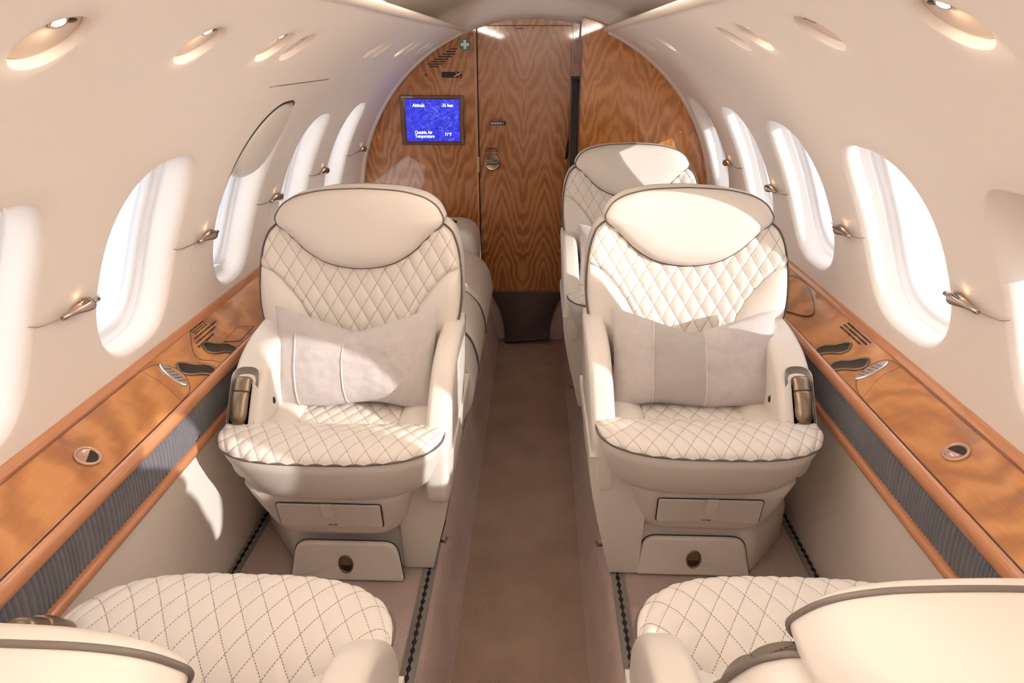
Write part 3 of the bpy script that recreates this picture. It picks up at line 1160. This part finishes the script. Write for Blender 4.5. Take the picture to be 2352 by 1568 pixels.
# left ledge: two modules
l1 = ledge(-1, -.9, 1.5030, 'near left wooden side ledge with table lid and grey pleated band below')
table_lid(-1, .10, [(.002, 1.325), (.007, 1.355), (.020, 1.379), (.052, 1.391), (.080, 1.380), (.098, 1.362), (.110, 1.338), (.114, 1.300)], l1, (.065, 1.030), (.057, 1.361, -.30),
          [(.002, 1.322), (.05, 1.320), (.114, 1.296)])
cup(-1, .084, 1.433, l1, .062, .062)
l2 = ledge(-1, 1.5030, 2.245, 'far left wooden side ledge beyond the joint, beside the front left seat')
cup(-1, .085, 1.560, l2, .058, .068)
hx = [(.078, 1.592), (.074, 1.690), (.104, 1.733), (.107, 1.633)]
v, f = onto(-1, hx, 0, .0018, .0006)
fo = mk('outlet_cover', v, f, M['wood_top'], l2, sharp=45)
v, f = tube([ledge_place(-1)(p, .0016) for p in hx], .0011, 5, True)
mk('cover_edge', v, f, M['wood_dark'], fo)
PL, PR = ledge_place(-1), ledge_place(1)
marks([(0, .075, -.002, .0050), (0, .075, .005, .0040), (0, .07, .011, .0040), (-.02, .105, .020, .0055), (-.035, .08, .031, .0055), (-.045, .045, .042, .0055)],
      lambda a, b: PL((b, 1.560 + a), .0006), l2, M['ink'], seed=4)
marks([(0, .045, .002, .004), (0, .045, .009, .004), (0, .045, .016, .004)], lambda a, b: PL((b, 2.065 + a), .0006), l2, M['ink'], seed=5)
v, f = tube([PL(p, .0006) for p in catmull([(-.002, 1.565), (.018, 1.53), (.047, 1.486), (.072, 1.474), (.095, 1.495), (.115, 1.503)], 6)], .0010, 4)
mk('board_joint', v, f, M['wood_dark'], l2)
# right ledge: one run
r1 = ledge(1, -.9, 3.36, 'long right wooden side ledge with table lid and grey pleated band below')
table_lid(1, .15, [(.002, 1.400), (.005, 1.440), (.020, 1.462), (.058, 1.464), (.085, 1.448), (.100, 1.425), (.110, 1.395), (.114, 1.350)], r1, (.056, 1.094), (.055, 1.440, -.08),
          [(.002, 1.408), (.054, 1.405), (.114, 1.362)])
cup(1, .082, 1.512, r1, .066, .057)
cup(1, .083, 1.608, r1, .066, .057)
pk = catmull([(.045, 2.131), (.010, 2.095), (.001, 2.040), (.006, 1.970), (.019, 1.910), (.038, 1.845), (.054, 1.815), (.072, 1.825), (.100, 1.900), (.113, 1.950), (.113, 2.06), (.085, 2.12)], 5, True)
v, f = onto(1, pk, 0, .0034, .0012)
fo = mk('pocket_door', v, f, M['wood_top'], r1, sharp=45)
v, f = tube([PR(p, .0030) for p in pk], .0018, 5, True)
mk('door_gasket', v, f, M['wood_dark'], fo)
marks([(0, .135, .003, .0055), (.0, .135, .013, .0055), (.0, .120, .023, .0055)], lambda a, b: PR((b, 1.690 - a), .0006), r1, M['ink'], seed=6)


# ------------------------------------------------------------------ seats
QW, QH = .042, .066


def quilt(fn, u0, u1, v0, v1, nu, nv, amp, edge=.010):
    """patch with real diamond puffs: fn(u,v) -> base point, u and v in metres on the leather"""
    us, vs = np.linspace(u0, u1, nu), np.linspace(v0, v1, nv)
    P = np.array([[fn(u, v) for u in us] for v in vs])
    du = np.gradient(P, axis=1)
    dv = np.gradient(P, axis=0)
    N = np.cross(du, dv)
    N /= np.linalg.norm(N, axis=2, keepdims=True) + 1e-12
    U, V = np.meshgrid(us, vs)
    s, t = U / QW + V / QH, U / QW - V / QH
    h = (np.abs(np.sin(pi * s)) * np.abs(np.sin(pi * t))) ** .42
    P = P + N * (amp * h)[:, :, None]
    f = [(j * nu + i, j * nu + i + 1, (j + 1) * nu + i + 1, (j + 1) * nu + i) for j in range(nv - 1) for i in range(nu - 1)]
    uv = list(zip(s.ravel().tolist(), t.ravel().tolist()))
    return [tuple(p) for p in P.reshape(-1, 3)], f, uv


def make_seat(label, hand):
    root = thing('cabin_seat', label, 'seat', (0, 0, 0), 0, 'cream leather cabin seats')
    A = lambda nm, vf, mt, par=root, **kw: mk(nm, vf[0], vf[1], mt, par, hand=hand, **kw)
    LE = M['leather']
    # base
    pol = round_poly([(-.190, .0), (.176, .0), (.320, .17), (.320, .46), (-.190, .46)], [.012, .03, .03, .02, .02], 4)
    loops = []
    for z, ins, sh in ((.005, .002, 0), (.008, 0, 0), (.10, 0, .0), (.150, .012, 0), (.168, .018, 0), (.176, .03, 0)):
        q = offset(pol, ins)
        loops.append([(x - (.0 if x > 0 else -.10 * z), y, z) for x, y in q])
    A('base', loft(loops), LE, sharp=50)
    dpoly = round_poly([(-.126, .006), (.177, .006), (.146, .130), (-.112, .130)], [.010, .010, .034, .034], 6)
    dw = A('drawer', plate(dpoly, lambda p, d: (p[0], .001 - d, p[1]), .013, .006), LE)
    A('drawer_seam', plate(offset(dpoly, -.0025), lambda p, d: (p[0], .0005 - d, p[1]), .002, .0005), M['ink'], dw)
    hc = (.022, .064)
    ring = [[(hc[0] + a * math.cos(t), -.012 - d, hc[1] + b * math.sin(t)) for t in np.linspace(0, 2 * pi, 36, endpoint=False)]
            for a, b, d in ((.0195, .0290, 0), (.0190, .0285, .004), (.0172, .0267, .0045), (.0155, .025, .003), (.0150, .0245, .0008))]
    hd = A('drawer_handle', loft(ring, False, False), M['bronze'], dw)
    A('handle_recess', plate(ellipse(*hc, .0155, .025, 30), lambda p, d: (p[0], -.0122 - d, p[1]), .0008, .0002), M['bronze_dark'], hd)
    up = [(hc[0] + .0148 * math.cos(t), hc[1] + .024 * math.sin(t)) for t in np.linspace(-.12, pi + .12, 22)]
    A('handle_flap', plate(up, lambda p, d: (p[0], -.0128 - d, p[1]), .002, .0008), M['bronze'], hd)

    # front panel with life-vest pocket
    def fy(z):
        return -.030 - (z - .18) * .364
    def plan(hw, y0, cx=.028, yb=.42, rc=.065):
        return round_poly([(cx - hw, y0), (cx + hw, y0), (cx + hw, yb), (cx - hw, yb)], [rc, rc, .02, .02], 5)
    loops = []
    for z, hw in ((.172, .10), (.173, .125), (.177, .146), (.186, .160), (.205, .171), (.26, .186), (.30, .194), (.348, .203)):
        loops.append([(x, y, z) for x, y in plan(hw, fy(z) + (.012 if z < .176 else 0))])
    A('front_panel', loft(loops), LE)
    vp = round_poly([(-.094, .212), (.158, .212), (.150, .302), (-.100, .302)], .008, 4)
    FP = lambda p, d: (p[0], fy(p[1]) - .0015 - d, p[1])
    A('pocket_groove', plate(offset(vp, -.003), FP, .0012, .0004), M['ink'])
    vd = A('vest_pocket', plate(vp, FP, .0055, .002), LE)
    tb = round_poly([(.014, .256), (.043, .256), (.043, .307), (.014, .307)], [.014, .014, .003, .003], 5)
    A('pull_strap', plate(tb, lambda p, d: (p[0], fy(p[1]) - .0065 - d, p[1]), .0085, .002), M['leather2'], vd)
    tx = text('LIFE VEST', .0058, (hand * .027, fy(.222) - .0078, .221), M['ink'], vd, rot=(pi / 2 + .35, 0, 0), align='CENTER')
    tx.name = 'lettering'

    # cushion: lower band, piping, quilted nose
    def nose(u, hw=.258, y0=-.172, y1=-.050):
        return (hw * u, y1 + (y0 - y1) * (1 - abs(u) ** 3.2) ** .5)
    uu = np.sin(np.linspace(-pi / 2, pi / 2, 61))
    loops = []
    for z, sc, dy in ((.338, .80, .085), (.339, .835, .070), (.343, .862, .058), (.355, .885, .047), (.39, .925, .030), (.44, .975, .010), (.476, 1.0, 0), (.480, .985, .006), (.462, .93, .03), (.440, .85, .08)):
        L = [(.004 + x * sc, y + dy, z) for x, y in (nose(u) for u in uu)]
        L += [(.004 + .258 * sc, .2, z - .01 * 0), (.004 + .258 * sc, .30, z), (.004 - .258 * sc, .30, z), (.004 - .258 * sc, .2, z)]
        loops.append(L)
    cu = A('seat_cushion', loft(loops), LE)
    pp = [(.004 + .2595 * u, nose(u)[1] - .001, .4765) for u in uu]
    pp = [(.004 - .2575, .02, .4785)] + pp + [(.004 + .2575, .02, .4785)]
    A('cushion_piping', tube(pp, .0029, 8), M['piping'], cu)

    prof = catmull([(0, .476), (.006, .487), (.022, .495), (.050, .499), (.085, .498), (.120, .492), (.150, .482), (.175, .468), (.195, .452)], 12)
    pl_len = np.concatenate([[0], np.cumsum([math.dist(prof[i], prof[i + 1]) for i in range(len(prof) - 1)])])
    LT = pl_len[-1]

    def dome(u, v):
        un = max(-1, min(1, u / .262))
        H = (1 - abs(un) ** 5) ** .5
        d = np.interp(v, pl_len, [p[0] for p in prof])
        z = np.interp(v, pl_len, [p[1] for p in prof])
        x, y = nose(un, .2575)
        yb = .030
        return (.004 + x, y + (yb - y) * (d / .195), .476 + (z - .476) * (.18 + .82 * H) if z > .476 else z)
    v, f, uv = quilt(dome, -.262, .262, 0, LT, 170, 84, .0040)
    A('quilted_nose', (v, f), M['quilt'], cu, uv=uv)
    # seat pan: quilted centre and two smooth bolsters
    v, f, uv = quilt(lambda u, w: (u, w, .452 + .004 * math.cos((u + .005) / .12 * 1.4)), -.128, .118, .0, .31, 80, 90, .0036)
    A('quilted_pan', (v, f), M['quilt'], cu, uv=uv)
    for x0, x1 in ((-.238, -.124), (.114, .215)):
        def bol(p, q):
            s = math.sin(pi * p)
            return (x0 + (x1 - x0) * p, -.005 + .315 * q, .447 + .026 * s ** .6 + .006 * p * 0)
        A('seat_bolster', grid(bol, 24, 12), M['leather2'], cu)

    # backrest
    def yb_(z):
        return .262 + (z - .55) * .37
    def yf(w, z):
        return yb_(z) - .030 * (w / .26) ** 2
    half = [(0, .50), (.17, .50), (.205, .560), (.228, .603), (.254, .625), (.2655, .675), (.2675, .735), (.2625, .790), (.252, .832), (.235, .860), (.20, .874), (.10, .872), (0, .872)]
    hs = catmull(half, 6)
    outl = hs + [(-w, z) for w, z in reversed(hs[1:-1])]
    def bl(sc, off, front):
        L = []
        for w, z in outl:
            w2, z2 = w * sc, .70 + (z - .70) * sc
            L.append((w2, (yf(w2, z2) if front else yb_(z2)) + off, z2))
        return L
    loops = [bl(.3, .112, 0), bl(.75, .109, 0), bl(.86, .099, 0), bl(.95, .085, 0), bl(1.005, .062, 0), bl(1.005, .035, 1), bl(1.0, .014, 1), bl(.985, .009, 1), bl(.9, .008, 1), bl(.6, .008, 1), bl(.3, .008, 1)]
    bk = A('backrest', loft(loops), LE)
    A('backrest_piping', tube(bl(1.004, .012, 1), .0029, 8, True), M['piping'], bk)
    A('backrest_piping', tube(bl(.862, .103, 0), .0029, 8, True), M['piping'], bk)
    oz = [p[1] for p in hs[6:-12]]
    ow = [p[0] for p in hs[6:-12]]
    def wout(z):
        return float(np.interp(z, oz, ow)) - .006
    sz, sw = [.52, .60, .65, .69, .725, .755, .772], [.112, .121, .142, .168, .197, .228, .256]
    def wseam(z):
        return float(np.interp(z, sz, sw)) if z < .772 else wout(z)
    def wcl(z):
        return min(wseam(z), wout(z))
    z0, z1 = .525, .866
    zt = catmull([(z, wcl(z)) for z in np.linspace(z0, z1, 16)], 4)
    ztz, ztw = [p[0] for p in zt], [p[1] for p in zt]
    def qb(u, v):
        z = z0 + v
        w = float(np.interp(z, ztz, ztw)) * u / .25
        e = max(0, abs(u) / .25 - .9) / .1
        return (w, yf(w, z) - .008 + .008 * e ** 2, z)
    # leather coordinates follow true width so that the diamonds stay regular
    nu, nv = 130, 110
    us, vs = np.linspace(-.25, .25, nu), np.linspace(0, z1 - z0, nv)
    vv, uvs = [], []
    for vq in vs:
        for uq in us:
            x, y, z = qb(uq, vq)
            s, t = x / QW + z / QH, x / QW - z / QH
            h = (abs(math.sin(pi * s)) * abs(math.sin(pi * t))) ** .42
            vv.append((x, y - .0058 * h, z))
            uvs.append((s, t))
    ff = [(j * nu + i, j * nu + i + 1, (j + 1) * nu + i + 1, (j + 1) * nu + i) for j in range(nv - 1) for i in range(nu - 1)]
    A('quilted_back', (vv, ff), M['quilt'], bk, uv=uvs)
    for s in (-1, 1):
        def wing(p, q):
            z = .545 + (.768 - .545) * q
            a, b = float(np.interp(z, ztz, ztw)), wout(z)
            w = a + (b - a) * p
            bulge = .020 * (math.sin(pi * min(1, p * 1.02)) ** .55) * min(1, (b - a) / .05) * math.sin(pi * min(1, max(0, (1 - q) * 4 + .0)) / 2)
            return (s * w, yf(w, z) - .003 - bulge, z)
        v, f = grid(wing, 22, 34)
        A('side_wing', (v, f if s > 0 else [tuple(reversed(q)) for q in f]), M['leather2'], bk)
    # headrest
    hh = [(0, .956), (.094, .952), (.154, .942), (.186, .930), (.206, .915), (.218, .896), (.2205, .885), (.2145, .872), (.198, .858), (.172, .835), (.140, .806), (.094, .779), (.046, .766), (0, .762)]
    h2 = catmull(hh, 6)
    ho = [(-w, z) for w, z in h2[1:-1]][::-1]
    ho = h2 + [(-w, z) for w, z in reversed(h2[1:-1])]
    ho = ho[::-1]
    def hl(sc, off, scz=None):
        L = []
        for w, z in ho:
            w2, z2 = w * sc, .872 + (z - .872) * (scz or sc)
            L.append((w2, yb_(z2) - .018 * (w2 / .22) ** 2 - .016 + off, z2))
        return L
    loops = [hl(.3, .102), hl(.8, .099), hl(.925, .0925), hl(.975, .080), hl(1.012, .055), hl(1.012, .028), hl(1.0, .004), hl(.985, -.004), hl(.94, -.013), hl(.84, -.022), hl(.6, -.030), hl(.3, -.033)]
    hr = A('headrest', loft(loops), M['leather2'])
    A('headrest_piping', tube(hl(1.001, .003), .0029, 8, True), M['piping'], hr)
    A('headrest_piping', tube(hl(.925, .0935), .0029, 8, True), M['piping'], hr)

    # arms: profile in (y, z)
    ap_ = catmull([(.33, .640), (.25, .640), (.17, .632), (.10, .612), (.045, .578), (.0, .532), (-.035, .480), (-.050, .435), (-.051, .385), (-.049, .335), (-.038, .290), (-.006, .262), (.08, .25), (.33, .25)], 5)
    ao_ = catmull([(.33, .640), (.25, .640), (.17, .632), (.10, .612), (.045, .578), (.0, .532), (-.035, .480), (-.050, .435), (-.048, .385), (-.030, .345), (.0, .325), (.12, .315), (.33, .315)], 5)

    def arm(x0, x1, rr=.016, sh=0, ap_=ap_):
        loops = []
        for x, ins in ((x0, rr), (x0 + .002, rr * .62), (x0 + .006, rr * .25), (x0 + .012, rr * .05), (x0 + rr + .002, 0), (x1 - rr - .002, 0), (x1 - .012, rr * .05), (x1 - .006, rr * .25), (x1 - .002, rr * .62), (x1, rr)):
            q = offset(ap_, ins)
            loops.append([(x + sh * (p[1] - .64), p[0], p[1]) for p in q])
        return loft(loops)
    A('inner_arm', arm(-.275, -.217, .016, -.05), M['leather2'])
    oa = A('outer_arm', arm(.176, .262, ap_=ao_), M['leather2'])
    # bronze control on the sloping front of the outer arm
    def slope(u, v, d):
        """u across, v along the slope from top to bottom"""
        path = [(.070, .597), (.045, .578), (.0, .532), (-.035, .480), (-.050, .435), (-.049, .395)]
        Ls = np.concatenate([[0], np.cumsum([math.dist(path[i], path[i + 1]) for i in range(5)])])
        y = float(np.interp(v, Ls, [p[0] for p in path]))
        z = float(np.interp(v, Ls, [p[1] for p in path]))
        e = .01
        dy = float(np.interp(v + e, Ls, [p[0] for p in path]) - np.interp(v - e, Ls, [p[0] for p in path]))
        dz = float(np.interp(v + e, Ls, [p[1] for p in path]) - np.interp(v - e, Ls, [p[1] for p in path]))
        L = math.hypot(dy, dz) + 1e-9
        return (u, y + dz / L * d, z - dy / L * d)
    bz = round_poly([(.196, .190), (.256, .190), (.256, .012), (.196, .012)], .026, 7)
    bz = [(x, y) for x, y in bz]
    SP = lambda p, d: slope(p[0], p[1], d)
    A('control_bezel', plate(bz, SP, .0045, .003), M['leather'], oa)
    cup_ = round_poly([(.207, .180), (.250, .180), (.250, .045), (.207, .045)], .020, 6)
    A('control_well', plate(cup_, SP, .0055, .001), M['bronze_dark'], oa)
    for nm, v0, v1, hgt in (('control_button', .038, .074, .016), ('control_lever', .0755, .150, .018)):
        loops = []
        for k in range(15):
            v_ = v0 + (v1 - v0) * k / 14
            tp = 1.0
            if nm == 'control_lever':
                tp = max(.0, 1 - max(0, (k - 9) / 5.0) ** 2.5 * .80)
            else:
                tp = 1 - max(0, (3 - k) / 3.0) ** 2 * .35
            L = []
            for q in np.linspace(0, pi, 13):
                L.append(slope(.2285 + .0205 * tp ** .5 * math.cos(q), v_, .002 + hgt * (.6 + .4 * tp) * math.sin(q) ** .6))
            loops.append(L)
        v, f = loft(loops, True, True)
        A(nm, (v, f), M['bronze'], oa)
    # recessed jack on the inner face of the outer arm
    A('jack', lathe([(0, .0075), (.002, .0075), (.003, .006), (.002, .004)], lambda x, y, h: (.1765 - h, .06 + x * .75, .505 + y * 1.2), 20), M['bronze_dark'], oa)
    # skirt between the inner arm and the floor
    loops = []
    sp = [(-.268, .40), (-.267, .36), (-.256, .28), (-.234, .17), (-.206, .05), (-.196, .006), (-.12, .006), (-.12, .40)]
    for y, ins in ((.0, .004), (.004, 0), (.30, 0), (.44, 0)):
        loops.append([(x, y - .004 - .150 * min(z, .32), z) for x, z in sp])
    v, f = loft(loops)
    sk = A('side_skirt', (v, [tuple(reversed(q)) for q in f]), LE, sharp=40)
    A('belt_slot', plate(round_poly([(.020, .06), (.032, .055), (.048, .125), (.036, .130)], .004, 3), lambda p, d: (-.206 - (p[1] - .05) * .283 - d, p[0], p[1]), .0016, .0004), M['black'], sk)
    A('belt_clip', tube([(-.214, .022, .074), (-.228, .016, .078), (-.232, .028, .082)], .0042, 6), M['bronze'], sk)
    return root


S = {}
r_seat = make_seat('front right cream quilted seat with a striped pillow and a sunlit headrest', 1)
l_seat = make_seat('front left cream quilted seat facing the viewer, holding a plain pillow', -1)
r_seat.location = (.428, 1.42, FLOOR)
l_seat.location = (-.438, 1.42, FLOOR)
far = copy_tree(r_seat)
far.location = (.396, 2.34, FLOOR)
far['label'] = 'far right cream quilted seat against the bulkhead, mostly hidden behind another seat'
nr = copy_tree(l_seat)
nr.location = (.440, .715, FLOOR)
nr.rotation_euler = (0, 0, pi)
nr['label'] = 'nearest right seat seen from behind, its headrest filling the lower right picture corner'
nl = copy_tree(r_seat)
nl.location = (-.440, .690, FLOOR)
nl.rotation_euler = (0, 0, pi)
nl['label'] = 'nearest left seat seen from behind, its headrest cut off at the lower left corner'


def recline(seat, deg):
    """swing backrest and headrest about the seat hinge"""
    for ch in seat.children:
        if ch.name.split('.')[0] in ('backrest', 'headrest'):
            pv = Matrix.Translation((0, .27, .50))
            ch.matrix_local = pv @ Matrix.Rotation(rad(deg), 4, 'X') @ pv.inverted()


def slide(seat, dy):
    """slide the upper seat on its base"""
    for ch in seat.children:
        if ch.name.split('.')[0] not in ('base', 'side_skirt'):
            ch.location.y += dy


recline(nr, 4.5)
recline(l_seat, 2)
slide(l_seat, -.05)


# ------------------------------------------------------------------ pillows
def pillow(name, label, loc, mat, seams, seed, tilt=-.42, flop=1):
    root = thing(name, label, 'pillow', loc, 0, 'lumbar pillows on the seats')
    hw, hh = .211, .123

    def P(u, v, s):
        uu_, vv_ = u, v
        x = hw * u * (1 - .05 * (1 - abs(v) ** 2) * abs(u) ** 3)
        z = hh * v * (1 - .10 * (1 - u * u))
        if v > 0:
            z -= .040 * v ** 2 * max(0, 1 - abs(u + .0) / .85) ** 1.25
            z += .012 * abs(u) ** 2 * v
        if v < 0:
            z += .012 * v * math.cos(u * 5 + seed) * .5
        th = .062 * (max(0, 1 - abs(u) ** 2.6) * max(0, 1 - abs(v) ** 2.4)) ** .5
        dent = .020 * max(0, v) * math.exp(-(u / .16) ** 2)
        wr = .005 * mnoise.noise(Vector((u * 3.2 + seed, v * 2.4, s * 3))) + .0025 * mnoise.noise(Vector((u * 9, v * 7 + seed, s)))
        fold = .010 * math.exp(-((u - .72 * flop + .5 * (v + .4)) / .07) ** 2) * max(0, .5 - v) * (1 - u * u)
        y = s * max(0, th - dent * (th > .01) + (wr + fold) * (th / .062))
        ca, sa = math.cos(tilt), math.sin(tilt)
        return (x, y * ca - z * sa, y * sa + z * ca)
    n1, n2 = 70, 46
    bs = B()
    for s in (-1, 1):
        f1 = lambda a, b: P(2 * a - 1, 2 * b - 1, s)
        v, f = grid(f1, n1, n2)
        uv = [(2 * i / (n1 - 1) - 1, 2 * j / (n2 - 1) - 1) for j in range(n2) for i in range(n1)]
        bs.add(v, f if s < 0 else [tuple(reversed(q)) for q in f], uv)
    bs.build('cover', mat, root)
    for u0 in seams:
        pth = [tuple(Vector(P(u0 - .03 * math.cos(q * 1.5) + .03, q, -1)) + Vector((0, -.0008, 0))) for q in np.linspace(-.985, .985, 30)]
        v, f = tube(pth, .0021, 7)
        mk('seam', v, f, M['white_cloth'], root)
    return root


M['white_cloth'] = m_cloth('seam_cloth', (.72, .68, .66, 1), (.58, .53, .51, 1))
pillow('lumbar_pillow', 'plain linen pillow with two ribbed seams on the front left seat', (-.432, 1.535, .768), M['linen'], (-.68, -.09), 2.0)
pillow('lumbar_pillow', 'linen pillow with a grey middle stripe on the right seat', (.428, 1.570, .762), M['linen2'], (-.52, .10), 5.5)
p3 = pillow('lumbar_pillow', 'corner of a pale pillow on the far right seat, barely showing', (.396, 2.49, .762), M['linen'], (-.6,), 9.0)

# ------------------------------------------------------------------ divan on the left
dv = thing('divan', 'cream leather side-facing divan behind the left seat, along the left wall', 'sofa', (-.5, 2.6, FLOOR))
def seatcush(y0, y1, top, nm, mat):
    prof = catmull([(-.10, .36), (-.10, top - .01), (.06, top + .004), (.16, top), (.24, top - .022), (.293, top - .07), (.318, top - .14), (.322, top - .20), (.305, top - .262), (.268, top - .31), (.20, top - .335)], 5)
    loops = []
    for t, ins in ((0, .022), (.012, .010), (.035, .003), (.09, 0), (.91, 0), (.965, .003), (.988, .010), (1, .022)):
        y = y0 + (y1 - y0) * t
        q = offset(prof, -ins)
        loops.append([(x, y - 2.6, z) for x, z in q])
    v, f = loft(loops)
    return mk(nm, v, f, mat, dv)
seatcush(1.985, 2.185, .425, 'seat_cushion', M['leather2'])
seatcush(2.185, 2.545, .435, 'seat_cushion', M['leather'])
seatcush(2.545, 3.06, .440, 'seat_cushion', M['leather'])
for y in (2.185, 2.545):
    prof = catmull([(.06, .428), (.16, .424), (.24, .402), (.293, .354), (.318, .284), (.322, .224)], 5)
    v, f = tube([(x + .001, y - 2.6, z + .001) for x, z in prof], .0038, 6)
    mk('cushion_piping', v, f, M['piping'], dv)
v, f = box(-.10, .235, -.60, .74, .006, .20)
mk('base', v, f, M['leather'], dv, smooth=False)
v, f = box(-.20, -.10, -.35, .74, .2, .50)
mk('backrest', v, f, M['leather'], dv, smooth=False)
loops = []
ap2 = round_poly([(-.20, .006), (.245, .006), (.245, .530), (-.20, .530)], [.01, .01, .105, .02], 8)
for y, ins in ((.46, .03), (.466, .012), (.478, .003), (.50, 0), (.70, 0), (.72, .003), (.735, .02)):
    loops.append([(x, y, z) for x, z in offset(ap2, ins)])
v, f = loft(loops)
ea = mk('end_arm', v, f, M['leather'], dv)
v, f = tube([(.245 - .001, .478, z) for z in (.10, .38)] , .0012, 4)
v, f = tube([(x, .4615, .385) for x in (-.1, .214)], .0012, 4)
mk('arm_seam', v, f, M['ink'], ea)
v, f = lathe([(0, .036), (.004, .036), (.005, .033), (.002, .028), (.0015, .01)], lambda x, y, h: (.105 + x, .60 + y, .530 + h), 28)
mk('cup_ring', v, f, M['bronze_dark'], ea)

# ------------------------------------------------------------------ light
w = bpy.data.worlds.new('daylight')
SC.world = w
w.use_nodes = True
bg = w.node_tree.nodes['Background']
bg.inputs[0].default_value = (.93, .96, 1.0, 1)
bg.inputs[1].default_value = WORLD_STRENGTH = 1.55
sd = bpy.data.lights.new('sun', 'SUN')
sd.energy = 3.1
sd.angle = rad(.6)
sd.color = (1, .965, .92)
so = bpy.data.objects.new('sun', sd)
COL.objects.link(so)
so.rotation_euler = Vector((-1, .60, -.355)).to_track_quat('-Z', 'Y').to_euler()
so.location = (3, -2, 2)

# ------------------------------------------------------------------ camera
cd = bpy.data.cameras.new('camera')
co_ = bpy.data.objects.new('camera', cd)
COL.objects.link(co_)
cd.sensor_width = 36
cd.lens = 36 * 1539 / 2352
cd.clip_start = .02
Mx = Matrix(((.99936052, -.01420105, .03281594), (.0357569, .39690157, -.91716443), (0, .91775132, .39715554)))
co_.matrix_world = Matrix.Translation((.022, 0, 1.49)) @ Mx.to_4x4()
SC.camera = co_

SC.view_settings.view_transform = 'Standard'
SC.view_settings.look = 'None'
SC.view_settings.exposure = 0.57
SC.view_settings.gamma = 1.0
SC.view_settings.use_curve_mapping = False
SC.cycles.max_bounces = 14
SC.cycles.diffuse_bounces = 8
SC.cycles.transparent_max_bounces = 12
SC.cycles.sample_clamp_indirect = 6
SC.cycles.caustics_reflective = False
SC.cycles.caustics_refractive = False
